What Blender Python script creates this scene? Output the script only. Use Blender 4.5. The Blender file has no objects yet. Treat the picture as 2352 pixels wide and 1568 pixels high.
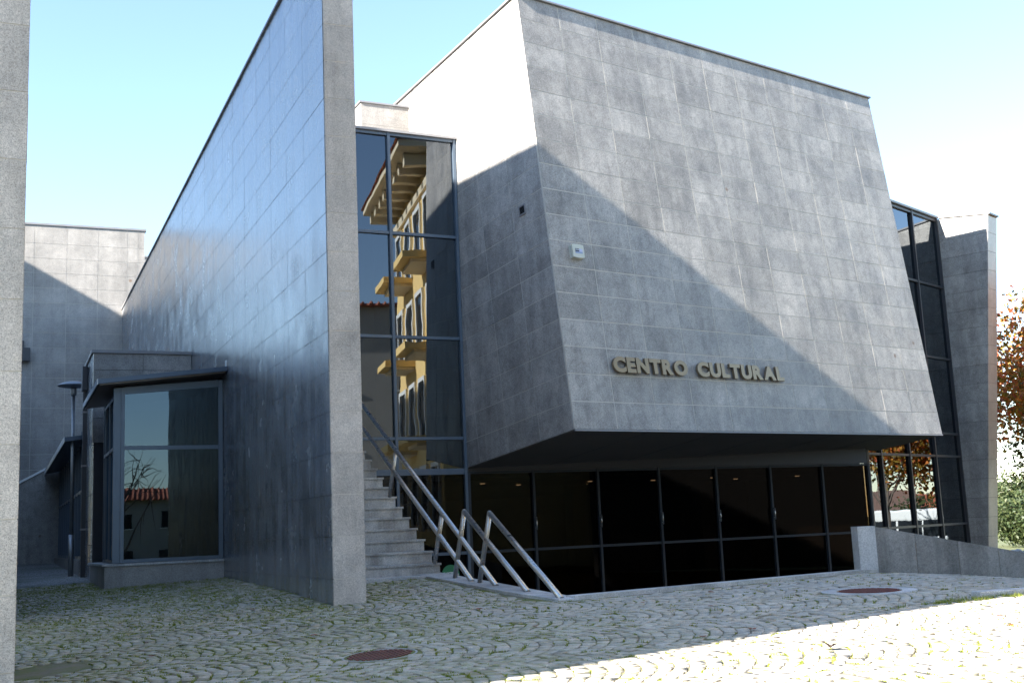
import bpy, bmesh, math, random
import numpy as np
from mathutils import Matrix, Vector
random.seed(7); rng = np.random.default_rng(11)
R_ = math.radians
sc = bpy.context.scene
COL = sc.collection

# ------------------------------------------------------------------ camera, sky, sun, exposure
EZ = 1.45                                   # eye height: all plan figures below are measured from the eye
CAMX = (0.99903340, 0.00701516, -0.04339409)
CAMY = (0.04395747, -0.15943556, 0.98622920)
CAMZ = (0.0, -0.98718341, -0.15958982)
cam_d = bpy.data.cameras.new('camera'); cam = bpy.data.objects.new('camera', cam_d); COL.objects.link(cam)
cam.matrix_world = Matrix(((CAMX[0], CAMY[0], CAMZ[0], 0), (CAMX[1], CAMY[1], CAMZ[1], 0), (CAMX[2], CAMY[2], CAMZ[2], EZ), (0, 0, 0, 1)))
cam_d.sensor_width = 36.0; cam_d.lens = 2670 / 2352 * 36; cam_d.clip_start = 0.1; cam_d.clip_end = 9000
sc.camera = cam
SUN = np.array([-0.680, -0.541, 0.4943]); SUN /= np.linalg.norm(SUN)
world = bpy.data.worlds.new('World'); sc.world = world; world.use_nodes = True
wn = world.node_tree.nodes; wl = world.node_tree.links
sky = wn.new('ShaderNodeTexSky'); sky.sky_type = 'NISHITA'; sky.sun_disc = False
sky.sun_elevation = math.asin(SUN[2]); sky.sun_rotation = math.atan2(SUN[0], SUN[1])
sky.altitude = 300; sky.air_density = 1.0; sky.dust_density = 0.0; sky.ozone_density = 1.4
wl.new(sky.outputs[0], wn['Background'].inputs[0]); wn['Background'].inputs[1].default_value = 0.087
sun_d = bpy.data.lights.new('sun', 'SUN'); sun_d.energy = 5.0; sun_d.angle = R_(0.35); sun_d.color = (1.0, 0.95, 0.87)
sun = bpy.data.objects.new('sun', sun_d); COL.objects.link(sun)
sun.rotation_euler = Vector(SUN).to_track_quat('Z', 'Y').to_euler(); sun.location = (-20, -15, 30)
sc.view_settings.view_transform = 'Standard'; sc.view_settings.look = 'None'
sc.view_settings.exposure = 2.4; sc.view_settings.gamma = 1.0; sc.view_settings.use_curve_mapping = False
sc.render.engine = 'CYCLES'; sc.cycles.max_bounces = 8; sc.cycles.diffuse_bounces = 4
sc.cycles.glossy_bounces = 4; sc.cycles.transparent_max_bounces = 8; sc.cycles.caustics_reflective = False
sc.cycles.caustics_refractive = False; sc.cycles.use_denoising = True; sc.cycles.sample_clamp_indirect = 6.0

# ------------------------------------------------------------------ plan frame
A3 = lambda *v: np.array(v, float)
UP = A3(0, 0, 1)
def nrm(v): v = np.asarray(v, float); return v / np.linalg.norm(v)
PL = A3(-2.352, 14.72, 0); B = A3(-0.406, 0.914, 0); P = A3(0.914, 0.406, 0)
def W(x, y, z): return A3(x, y, z + EZ)
def BF(a, q, z): return PL + a * B + q * P + UP * (z + EZ)
P0 = W(1.067, 20.991, 1.74)                 # low left corner of the tilted block
D1 = nrm((0.795, 0.607, 0.006)); D2 = nrm((-0.0745, 0.112, 0.991)); D3 = nrm((-0.564, 0.817, -0.119))
NF = A3(0.601, -0.788, 0.135); NL = A3(-0.823, -0.568, 0.002)
BW, BH, BD = 11.53, 8.95, 9.0
ang = lambda a: A3(math.cos(R_(a)), math.sin(R_(a)), 0)
LBP = A3(-1.029, 24.026, 0); DC = ang(25.7); NC = A3(DC[1], -DC[0], 0); DK = ang(27.5); NK = A3(DK[1], -DK[0], 0)
GC = A3(8.738, 29.11, 0); DG = ang(46); NG = A3(DG[1], -DG[0], 0)
Q2 = BF(-1.73, 2.42, -EZ)

# thin plate ground through surveyed heights
CP = np.array([(0, 0, -1.5), (-1.25, 10.2, -1.0), (-2.35, 14.72, -.825), (-5.48, 21.77, -.63), (-1.2, 17.6, -.655), (-3.2, 17.6, -.70), (.45, 14.0, -.845),
    (3.75, 12.85, -.80), (4.69, 16.2, -.775), (7.3, 16.3, -1.0), (-10.7, 28.2, -.6), (-16.2, 38.9, -.42), (-13, 39.5, -.42), (-5, 12.2, -1.1), (-6, 5, -1.55),
    (6, 5, -1.12), (10, 12, -1.08), (-12, 15, -1.15), (-20, 0, -1.8), (20, 0, -1.25), (0, -20, -2.1), (-25, 40, -.5), (18, 16, -1.45), (2.4, 10.3, -.93), (2.6, 15.1, -.818), (1.5, 14.5, -.835), (3.7, 15.7, -.797)])
def _U(r2): return np.where(r2 > 1e-12, r2 * np.log(np.maximum(r2, 1e-12)), 0)
_n = len(CP); _K = _U(((CP[:, None, :2] - CP[None, :, :2]) ** 2).sum(2)) + np.eye(_n) * .6
_P = np.c_[np.ones(_n), CP[:, :2]]
_S = np.linalg.solve(np.block([[_K, _P], [_P.T, np.zeros((3, 3))]]), np.r_[CP[:, 2], 0, 0, 0])
def gz(x, y):
    x = np.clip(np.asarray(x, float), -30, 24); y = np.clip(np.asarray(y, float), -25, 42); sh = x.shape
    p = np.c_[x.ravel(), y.ravel()]; o = np.zeros(len(p))
    for i in range(0, len(p), 20000):
        q = p[i:i + 20000]
        o[i:i + 20000] = _U(((q[:, None, :] - CP[None, :, :2]) ** 2).sum(2)) @ _S[:_n] + _S[_n] + q @ _S[_n + 1:]
    return o.reshape(sh) + EZ

# ------------------------------------------------------------------ materials
MATS = {}
class NT:
    def __init__(s, name):
        s.m = bpy.data.materials.new(name); s.m.use_nodes = True; s.t = s.m.node_tree; s.n = s.t.nodes; s.l = s.t.links
        s.b = s.n['Principled BSDF']; s.out = s.n['Material Output']; MATS[name] = s.m
        s.pos = s.n.new('ShaderNodeNewGeometry').outputs['Position']
    def noise(s, scale, detail=3, vec=None, rough=.55, stretch=None, dist=0):
        v = vec or s.pos
        if stretch:
            mp = s.n.new('ShaderNodeMapping'); mp.inputs['Scale'].default_value = stretch; s.l.new(v, mp.inputs[0]); v = mp.outputs[0]
        t = s.n.new('ShaderNodeTexNoise'); t.inputs['Scale'].default_value = scale; t.inputs['Detail'].default_value = detail
        t.inputs['Roughness'].default_value = rough; t.inputs['Distortion'].default_value = dist
        s.l.new(v, t.inputs['Vector']); return t.outputs['Fac']
    def ramp(s, fac, stops):
        r = s.n.new('ShaderNodeValToRGB'); e = r.color_ramp.elements
        while len(e) < len(stops): e.new(.5)
        for x, (p, c) in zip(e, stops): x.position = p; x.color = (*c, 1) if len(c) == 3 else c
        s.l.new(fac, r.inputs[0]); return r.outputs[0]
    def gray(s, fac, stops): return s.ramp(fac, [(p, (v, v, v)) for p, v in stops])
    def mix(s, fac, a, b, mode='MIX'):
        m = s.n.new('ShaderNodeMix'); m.data_type = 'RGBA'; m.blend_type = mode
        for i, v in ((0, fac), (6, a), (7, b)):
            if hasattr(v, 'is_linked'): s.l.new(v, m.inputs[i])
            elif i == 0: m.inputs[0].default_value = v
            else: m.inputs[i].default_value = (*v, 1)
        return m.outputs[2]
    def math(s, op, a, b):
        m = s.n.new('ShaderNodeMath'); m.operation = op
        for i, v in ((0, a), (1, b)):
            if hasattr(v, 'is_linked'): s.l.new(v, m.inputs[i])
            else: m.inputs[i].default_value = v
        return m.outputs[0]
    def bump(s, h, strength=.3, dist=.01):
        bp = s.n.new('ShaderNodeBump'); bp.inputs['Strength'].default_value = strength; bp.inputs['Distance'].default_value = dist
        s.l.new(h, bp.inputs['Height']); s.l.new(bp.outputs[0], s.b.inputs['Normal']); return bp.outputs[0]
    def set(s, color=None, rough=None, metal=None, ior=None, spec=None):
        for k, v in (('Base Color', color), ('Roughness', rough), ('Metallic', metal), ('IOR', ior), ('Specular IOR Level', spec)):
            if v is None: continue
            if hasattr(v, 'is_linked'): s.l.new(v, s.b.inputs[k])
            else: s.b.inputs[k].default_value = (*v, 1) if k == 'Base Color' else v
        return s.m
    def rnd(s): return s.n.new('ShaderNodeObjectInfo').outputs['Random']
    def attr(s, name):
        a = s.n.new('ShaderNodeAttribute'); a.attribute_name = name; return a.outputs['Fac']

def granite(name, base, tint=(1, 1, 1), rough=.5, streak=.35, vary=.14, grain=60, ior=1.5, blotch=.3, contrast=1.0, rust=True, stain=.12):
    t = NT(name); g1 = t.noise(grain, 2, rough=.7); g2 = t.noise(grain * .42, 2); g3 = t.noise(1.6, 5, rough=.6); g4 = t.noise(.45, 4)
    sp = t.gray(g1, [(.30, 1 - .55 * contrast), (.47, 1.0), (.62, 1 + .35 * contrast)])
    sp2 = t.gray(g2, [(.3, .86), (.7, 1.12)])
    bl = t.gray(g3, [(.3, 1 - blotch), (.7, 1 + blotch * .5)])
    b4 = t.gray(g4, [(.3, .88), (.7, 1.1)])
    st = t.noise(1.0, 4, stretch=(3.2, 3.2, .3), rough=.65)
    sg = t.gray(st, [(.38, 1 - streak), (.56, 1.0)])
    rn = t.gray(t.rnd(), [(0, 1 - vary), (1, 1 + vary)])
    c = t.mix(1, tuple(base * x for x in tint), sp, 'MULTIPLY')
    g5 = t.noise(5.5, 6, rough=.7, dist=.6); sn = t.gray(g5, [(.36, 1 - stain), (.52, 1.0), (.68, 1 + stain * .35)])
    for x in (sp2, bl, b4, sg, rn, sn): c = t.mix(1, c, x, 'MULTIPLY')
    if rust:
        v = t.n.new('ShaderNodeTexVoronoi'); v.inputs['Scale'].default_value = .8; v.inputs['Randomness'].default_value = 1; t.l.new(t.pos, v.inputs['Vector'])
        c = t.mix(t.gray(v.outputs['Distance'], [(.025, .75), (.055, 0)]), c, (.16, .085, .045))
    t.set(c, t.gray(g3, [(.3, max(rough - .07, .02)), (.7, rough + .1)]), ior=ior)
    t.bump(t.math('ADD', g1, g2), .25, .004)
    return t.m
granite('granite_facade', .37, (1.07, 1.0, .92), .48, .2, .13, grain=85, blotch=.24, contrast=1.0, stain=.2)
granite('granite_polished', .27, (.94, 1.0, 1.08), .2, .34, .10, grain=90, ior=3.8, blotch=.3, contrast=.5, rust=False)
granite('granite_pier', .50, (1.08, 1.0, .90), .62, .2, .06, grain=120, blotch=.2, contrast=.8)
granite('granite_rear', .36, (1.06, .99, .91), .6, .15, .07, grain=100, blotch=.2, contrast=.7)
granite('granite_step', .50, (1.05, 1.0, .92), .6, .34, .06, grain=100, blotch=.3, contrast=.7)
granite('granite_kerb', .58, (1.0, .98, .95), .65, .2, .06, grain=100, blotch=.25, contrast=.7)
granite('granite_warm_reflect', .38, (1.12, .97, .88), .35, .1, .04, grain=110, blotch=.15, contrast=.5, ior=1.6, rust=False)  # warm tint stands in for the autumn tree mirrored in polished granite
granite('concrete_ramp', .25, (1.07, 1, .92), .7, .35, .06, grain=70, blotch=.3, contrast=.5, rust=False)
granite('concrete_slab', .44, (1, .98, .95), .8, .1, .05, grain=80, blotch=.3, contrast=.4, rust=False)
granite('boulder_stone', .55, (1, .97, .92), .9, .1, .1, grain=20, blotch=.35, rust=False)
t = NT('mortar'); t.set(t.mix(t.noise(1.3, 4), (.50, .465, .40), (.70, .655, .58)), .9)
t = NT('mortar_dark'); t.set((.09, .09, .095), .9)
t = NT('frame_metal'); t.set(t.mix(t.noise(2, 3), (.085, .115, .155), (.11, .145, .19)), .38, .35)
t = NT('frame_dark'); t.set((.05, .05, .056), .45, .2)
t = NT('frame_shade'); t.set((.02, .025, .032), .6, .0)  # frame metal again, with the deep shade put into the colour
t = NT('coping_metal'); t.set(t.mix(t.noise(3, 3), (.24, .235, .24), (.32, .31, .315)), .5, .15)
t = NT('roof_metal'); t.set((.06, .085, .125), .35, .4)
t = NT('white_flashing'); t.set((.6, .62, .64), .4, .3)
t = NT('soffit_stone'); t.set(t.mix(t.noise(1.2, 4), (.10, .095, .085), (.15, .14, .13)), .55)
t = NT('soffit_wood'); t.set(t.mix(t.noise(3, 4, stretch=(1, 6, 1)), (.10, .06, .035), (.2, .12, .07)), .3)
t = NT('stainless'); t.set((.52, .50, .47), t.gray(t.noise(30, 3, stretch=(.4, .4, 1)), [(.3, .24), (.7, .38)]), 1.0)
t = NT('letter_metal'); t.set((.30, .235, .16), .45, .85)
t = NT('galvanised'); t.set(t.mix(t.noise(14, 3), (.2, .21, .22), (.32, .33, .34)), .45, .8)
t = NT('iron_rust'); t.set(t.mix(t.noise(12, 4), (.11, .03, .022), (.2, .06, .042)), .8); t.bump(t.noise(40, 3), .4, .004)
t = NT('white_plastic'); t.set((.62, .63, .54), .4)
t = NT('print_blue'); t.set((.3, .38, .55), .4)
t = NT('print_pale'); t.set((.55, .58, .75), .4)
t = NT('print_dark'); t.set((.03, .04, .09), .4)
t = NT('print_white'); t.set((.8, .8, .8), .4)
t = NT('print_green'); t.set((.02, .19, .08), .4)
t = NT('print_teal'); t.set((.02, .2, .19), .4)
t = NT('black_void'); t.set((.008, .008, .009), .9)
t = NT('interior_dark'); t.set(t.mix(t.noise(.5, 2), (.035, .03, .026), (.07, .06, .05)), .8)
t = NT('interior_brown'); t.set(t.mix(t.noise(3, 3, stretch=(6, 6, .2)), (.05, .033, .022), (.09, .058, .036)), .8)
t = NT('lamp_glow'); t.b.inputs['Emission Color'].default_value = (1, .88, .7, 1); t.b.inputs['Emission Strength'].default_value = .5; t.set((.6, .55, .5), .5)
t = NT('yellow_stucco'); t.set(t.mix(t.noise(1, 4), (.74, .50, .19), (.82, .59, .25)), .85)
t = NT('cream_paint'); t.set(t.mix(t.noise(2, 4), (.62, .52, .36), (.72, .62, .46)), .8)
t = NT('brown_render'); t.set(t.mix(t.noise(.7, 4), (.03, .024, .019), (.05, .04, .031)), .9)
t = NT('grey_stucco'); t.set(t.mix(t.noise(.8, 4), (.30, .28, .25), (.42, .39, .35)), .85)
t = NT('white_stucco'); t.set(t.mix(t.noise(.9, 4), (.62, .60, .55), (.74, .72, .67)), .85)
t = NT('brown_tile'); t.set(t.mix(t.noise(3, 4), (.13, .075, .055), (.2, .12, .09)), .85)
t = NT('roof_tile'); t.set(t.mix(t.noise(6, 4), (.28, .07, .035), (.46, .15, .07)), .8)
t = NT('window_dark'); t.set((.02, .024, .028), .08)
t = NT('white_paint'); t.set((.75, .74, .71), .5)
t = NT('bus_white'); t.set((.78, .77, .74), .25)
t = NT('bus_green'); t.set((.01, .22, .12), .25)
t = NT('rubber'); t.set((.02, .02, .02), .8)
t = NT('red_light'); t.set((.5, .03, .02), .3)
t = NT('bark'); t.set(t.mix(t.noise(9, 4, stretch=(1, 1, .25)), (.07, .05, .04), (.19, .15, .12)), .9)
t = NT('cable'); t.set((.25, .25, .27), .6)
t = NT('asphalt'); t.set(t.mix(t.noise(3, 5), (.045, .045, .047), (.075, .073, .07)), .9)
t = NT('field_grass'); t.set(t.mix(t.noise(.35, 6), (.06, .085, .025), (.16, .15, .06)), .95); t.bump(t.noise(9, 4), .6, .05)
def leafmat(name, stops, trans=.35):
    t = NT(name); isl = t.n.new('ShaderNodeNewGeometry').outputs['Random Per Island']; c = t.ramp(isl, stops)
    t.set(c, .55); tr = t.n.new('ShaderNodeBsdfTranslucent'); t.l.new(c, tr.inputs[0])
    mx = t.n.new('ShaderNodeMixShader'); mx.inputs[0].default_value = trans
    t.l.new(t.b.outputs[0], mx.inputs[1]); t.l.new(tr.outputs[0], mx.inputs[2]); t.l.new(mx.outputs[0], t.out.inputs[0])
leafmat('leaf_autumn', [(0, (.13, .12, .025)), (.25, (.32, .21, .03)), (.5, (.50, .22, .03)), (.78, (.55, .15, .035)), (1, (.48, .11, .06))])
leafmat('leaf_olive', [(0, (.025, .035, .01)), (.5, (.05, .05, .014)), (.8, (.09, .07, .016)), (1, (.17, .08, .018))])
leafmat('leaf_green', [(0, (.025, .045, .014)), (.5, (.05, .075, .024)), (1, (.11, .125, .045))])
leafmat('leaf_pine', [(0, (.02, .045, .012)), (1, (.06, .10, .03))])
leafmat('grass_blade', [(0, (.12, .16, .018)), (.5, (.22, .27, .03)), (.85, (.32, .34, .05)), (1, (.40, .37, .10))], .3)
leafmat('dead_leaf', [(0, (.22, .06, .03)), (.5, (.30, .10, .05)), (1, (.16, .06, .035))], .2)
t = NT('dark_leaf'); t.set((.05, .035, .03), .6)
# cobbles
t = NT('cobble'); tint = t.attr('tint')
c = t.ramp(tint, [(0, (.36, .315, .25)), (.3, (.50, .455, .385)), (.6, (.57, .52, .445)), (.85, (.58, .495, .395)), (1, (.68, .62, .52))])
c = t.mix(1, c, t.gray(t.noise(90, 2, rough=.7), [(.32, .72), (.5, 1), (.65, 1.18)]), 'MULTIPLY')
c = t.mix(1, c, t.gray(t.noise(9, 4), [(.3, .82), (.7, 1.1)]), 'MULTIPLY')
mo = t.math('MULTIPLY', t.gray(t.noise(.55, 5), [(.36, 0), (.6, 1)]), t.gray(t.noise(14, 4), [(.40, 0), (.6, .85)]))
c = t.mix(t.math('MULTIPLY', mo, t.attr('moss')), c, (.26, .27, .07))
c = t.mix(t.math('MULTIPLY', t.gray(t.noise(3.2, 5), [(.35, 0), (.7, .5)]), t.attr('moss')), c, (.27, .235, .165))
t.set(c, .75); t.bump(t.noise(55, 3), .5, .006)
# joint earth / far paving
t = NT('joint_earth')
c = t.mix(t.gray(t.noise(2.2, 5), [(.4, 0), (.62, 1)]), (.22, .185, .13), (.16, .175, .045))
vo = t.n.new('ShaderNodeTexVoronoi'); vo.inputs['Scale'].default_value = 9.5; vo.feature = 'DISTANCE_TO_EDGE'; t.l.new(t.pos, vo.inputs['Vector'])
c2 = t.mix(t.gray(vo.outputs['Distance'], [(.03, 0), (.07, 1)]), (.08, .08, .04), (.31, .305, .3))
c2 = t.mix(t.gray(t.noise(.5, 4), [(.45, 0), (.7, .6)]), c2, (.07, .085, .03))
t.set(t.mix(t.attr('far'), c, c2), .95); t.bump(t.noise(30, 4), .6, .01)
def glassmat(name, tint, ior, wav=.065, gcol=(.82, .91, 1)):
    t = NT(name); t.n.remove(t.b)
    fr = t.n.new('ShaderNodeFresnel'); fr.inputs[0].default_value = ior
    gl = t.n.new('ShaderNodeBsdfGlossy'); gl.inputs['Roughness'].default_value = 0.0; gl.inputs[0].default_value = (*gcol, 1)
    tr = t.n.new('ShaderNodeBsdfTransparent'); tr.inputs[0].default_value = (*tint, 1)
    bp = t.n.new('ShaderNodeBump'); bp.inputs['Strength'].default_value = wav; bp.inputs['Distance'].default_value = .02
    t.l.new(t.noise(1.15, 1.5), bp.inputs['Height'])
    for x in (gl, fr): t.l.new(bp.outputs[0], x.inputs['Normal'])
    mx = t.n.new('ShaderNodeMixShader'); t.l.new(fr.outputs[0], mx.inputs[0]); t.l.new(tr.outputs[0], mx.inputs[1]); t.l.new(gl.outputs[0], mx.inputs[2])
    t.l.new(mx.outputs[0], t.out.inputs[0])
glassmat('glass_tinted', (.16, .18, .22), 2.0)
glassmat('glass_clear', (.16, .19, .22), 1.75, .06, (.62, .82, 1))
glassmat('glass_bronze', (.30, .25, .2), 1.35, .05)

# ------------------------------------------------------------------ object helpers
WM = {}
def link(o, parent, M):
    COL.objects.link(o)
    if parent is not None:
        o.parent = parent; o.matrix_parent_inverse = WM[parent].inverted()
    o.matrix_basis = M; WM[o] = M; return o
def tag(o, label=None, cat=None, group=None, kind=None):
    for k, v in (('label', label), ('category', cat), ('group', group), ('kind', kind)):
        if v: o[k] = v
    return o
def thing(name, loc, label, cat, group=None):
    o = bpy.data.objects.new(name, None); o.empty_display_size = .3
    return tag(link(o, None, Matrix.Translation(Vector(loc))), label, cat, group)
def mk(name, v, f, mat, parent=None, smooth=False, center=True):
    v = np.asarray(v, float); c = v.mean(0) if center else np.zeros(3)
    me = bpy.data.meshes.new(name); me.from_pydata((v - c).tolist(), [], [list(map(int, x)) for x in f]); me.materials.append(MATS[mat])
    if smooth: me.shade_smooth()
    me.update(); return link(bpy.data.objects.new(name, me), parent, Matrix.Translation(Vector(c)))
BOXF = [(0, 3, 2, 1), (4, 5, 6, 7), (0, 1, 5, 4), (1, 2, 6, 5), (2, 3, 7, 6), (3, 0, 4, 7)]
def boxv(O, e1, e2, e3): return [O, O + e1, O + e1 + e2, O + e2, O + e3, O + e1 + e3, O + e1 + e2 + e3, O + e2 + e3]
def orient(v, f):
    v = np.asarray(v); c = v.mean(0); out = []
    for q in f:
        p = v[list(q)]; n = np.cross(p[1] - p[0], p[2] - p[0])
        out.append(tuple(q) if n @ (p.mean(0) - c) > 0 else tuple(reversed(q)))
    return out
def box(name, O, e1, e2, e3, mat, parent=None, bev=0):
    v = boxv(np.asarray(O, float), np.asarray(e1, float), np.asarray(e2, float), np.asarray(e3, float)); f = orient(v, BOXF)
    o = mk(name, v, f, mat, parent)
    if bev:
        bm = bmesh.new(); bm.from_mesh(o.data); bmesh.ops.bevel(bm, geom=bm.edges[:], offset=bev, segments=2, affect='EDGES', profile=.6); bm.to_mesh(o.data); bm.free()
    return o
def tube(name, pts, rad, mat, parent=None, n=14, cap=True):
    pts = [np.asarray(p, float) for p in pts]; rad = rad if hasattr(rad, '__len__') else [rad] * len(pts); v = []; f = []
    for i, p in enumerate(pts):
        d = nrm(pts[min(i + 1, len(pts) - 1)] - pts[max(i - 1, 0)]); a = np.cross(d, UP if abs(d[2]) < .95 else A3(1, 0, 0)); a = nrm(a); b = np.cross(d, a)
        for k in range(n):
            w = 2 * math.pi * k / n; v.append(p + rad[i] * (math.cos(w) * a + math.sin(w) * b))
    for i in range(len(pts) - 1):
        for k in range(n):
            k2 = (k + 1) % n; f.append((i * n + k, i * n + k2, (i + 1) * n + k2, (i + 1) * n + k))
    if cap: f.append(tuple(range(n))[::-1]); f.append(tuple(range((len(pts) - 1) * n, len(pts) * n)))
    if name is None: return v, f
    o = mk(name, v, f, mat, parent)
    me = o.data; me.polygons.foreach_set('use_smooth', [len(p.vertices) == 4 for p in me.polygons]); return o
def lathe(name, C, prof, mat, parent=None, n=28, axis=None, cap=True):
    ax = UP if axis is None else nrm(axis); a = nrm(np.cross(ax, A3(1, 0, .01))); b = np.cross(ax, a); v = []; f = []
    for r, h in prof:
        for k in range(n): w = 2 * math.pi * k / n; v.append(C + ax * h + r * (math.cos(w) * a + math.sin(w) * b))
    for i in range(len(prof) - 1):
        for k in range(n): k2 = (k + 1) % n; f.append((i * n + k, i * n + k2, (i + 1) * n + k2, (i + 1) * n + k))
    if cap: f.append(tuple(range(n))[::-1]); f.append(tuple(range((len(prof) - 1) * n, len(prof) * n)))
    return mk(name, v, f, mat, parent)
def prism(name, poly, ext, mat, parent=None):
    poly = [np.asarray(p, float) for p in poly]; n = len(poly); v = poly + [p + ext for p in poly]
    f = [tuple(range(n))[::-1], tuple(range(n, 2 * n))] + [(i, (i + 1) % n, n + (i + 1) % n, n + i) for i in range(n)]
    nn = np.zeros(3)
    for i in range(1, n - 1): nn += np.cross(poly[i] - poly[0], poly[i + 1] - poly[0])
    if nn @ ext < 0: f = [tuple(reversed(q)) for q in f]
    return mk(name, v, f, mat, parent)
SHARE = {}
def panels(parent, sid, O, e1, e2, n, us, ts, mat, gap=.009, th=.03, keep=None, maxn=None, dist=None, proud=.0012):
    """a slab for each cell of the grid us x ts on the plane O,e1,e2; alike slabs share a mesh; back face lies at O - n*th"""
    cells = [(us[i], us[i + 1], ts[j], ts[j + 1]) for j in range(len(ts) - 1) for i in range(len(us) - 1)]
    if keep: cells = [c for c in cells if keep(*c)]
    if maxn and len(cells) > maxn: cells.sort(key=dist); rest = cells[maxn:]; cells = cells[:maxn]
    else: rest = []
    def geo(w, h): return boxv(-n * th, e1 * w, e2 * h, n * th)
    for u0, u1, t0, t1 in cells:
        w, h = round(u1 - u0 - gap, 4), round(t1 - t0 - gap, 4); key = (sid, w, h)
        if key not in SHARE:
            v = geo(w, h); me = bpy.data.meshes.new('panel'); me.from_pydata([list(x) for x in v], [], orient(v, BOXF)); me.materials.append(MATS[mat]); SHARE[key] = me
        loc = O + e1 * (u0 + gap / 2) + e2 * (t0 + gap / 2) + n * random.uniform(-proud, proud)
        link(bpy.data.objects.new('panel', SHARE[key]), parent, Matrix.Translation(Vector(loc)))
    if rest:
        V_ = []; F_ = []
        for u0, u1, t0, t1 in rest:
            v = np.array(geo(u1 - u0 - gap, t1 - t0 - gap)) + O + e1 * (u0 + gap / 2) + e2 * (t0 + gap / 2) + n * random.uniform(-proud, proud)
            F_ += [tuple(x + len(V_) for x in q) for q in orient(v, BOXF)]; V_ += list(v)
        tag(mk('far_panels', V_, F_, mat, parent), kind='stuff')
def arange(a, b, s):
    out = [a]
    while out[-1] + s < b - .12: out.append(out[-1] + s)
    return out + [b]

# ------------------------------------------------------------------ ground
def amax(q):      # far edge of the paving, right of the stairs: kerb line, then the ramp wall
    q2 = 2.42; a2 = -1.73; dq = DK @ P; da = DK @ B
    qa = q2 + dq * 4.80; aa = a2 + da * 4.80
    if q <= qa: return a2 + (q - q2) * da / dq
    return aa + (q - qa) * (-.40)
Q3 = Q2 + DK * 4.80
aq = np.r_[np.linspace(-40, -14, 12), np.linspace(-13.5, 12, 70), np.linspace(12.6, 28.3, 20)]
qq = np.r_[np.linspace(-35, -6, 12), np.linspace(-5.6, 2.42, 30)]
Vv = []; Ff = []; far = []
def addgrid(pts):
    n0 = len(Vv); r, c_ = pts.shape[:2]; Vv.extend(pts.reshape(-1, 3).tolist())
    for i in range(r - 1):
        for j in range(c_ - 1): Ff.append((n0 + i * c_ + j, n0 + i * c_ + j + 1, n0 + (i + 1) * c_ + j + 1, n0 + (i + 1) * c_ + j))
def bfxy(a, q): return PL[:2] + a[..., None] * B[:2] + q[..., None] * P[:2]
a_, q_ = np.meshgrid(aq, qq, indexing='ij'); xy = bfxy(a_, q_); addgrid(np.dstack([xy, gz(xy[..., 0], xy[..., 1])]))
qs = np.r_[np.linspace(2.42, 12, 34), np.linspace(13, 45, 12)]; tt = np.r_[np.linspace(0, .55, 8), np.linspace(.58, 1, 40)]
a_ = np.array([[-42 + t * (amax(q) + 42) for q in qs] for t in tt]); q_ = np.tile(qs, (len(tt), 1)); xy = bfxy(a_, q_)
addgrid(np.dstack([xy, gz(xy[..., 0], xy[..., 1])]))
Vv = np.array(Vv); Vv[:, 2] -= .008
me = bpy.data.meshes.new('plaza_ground'); me.from_pydata(Vv.tolist(), [], Ff); me.materials.append(MATS['joint_earth'])
at = me.attributes.new('far', 'FLOAT', 'POINT'); dd = np.hypot(Vv[:, 0], Vv[:, 1])
inreg = (np.abs(Vv[:, 0]) < .55 * np.maximum(Vv[:, 1], 0)) & (Vv[:, 1] > 6) & (dd < 25)
at.data.foreach_set('value', (~inreg).astype(float))
plaza = tag(link(bpy.data.objects.new('plaza_ground', me), None, Matrix.Identity(4)), 'cobbled forecourt sloping up towards the granite building, moss in its joints', None, None, 'structure')
me.shade_smooth()
# lower land to the right and beyond
def tz(x, y): return -1.55 - .035 * np.clip(x - 15, 0, 70) - .01 * np.clip(np.hypot(x, y) - 60, 0, 400) + EZ
xs = np.r_[13.6, 15, 17, 20, 25, 32, 40, 50, 65, 90, 140, 260, 500, 1000, 2500, 5000]; ys = np.r_[-3000, -800, -200, -60, -20, 0, 8, 14, 17, 20, 24, 28, 32, 36, 42, 50, 60, 80, 120, 200, 400, 800, 1600, 4000]
gx, gy = np.meshgrid(xs, ys, indexing='ij'); Vv = []; Ff = []; addgrid(np.dstack([gx, gy, tz(gx, gy)]))
o = mk('terrain', Vv, Ff, 'field_grass'); tag(o, 'lower grassy land right of the building', None, None, 'structure')
o = box('patio_floor', BF(-3, 2.5, -3.5), P * 16, B * 14, UP * .05, 'concrete_ramp'); tag(o, 'sunken patio floor below the kerb', None, None, 'structure')

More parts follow.
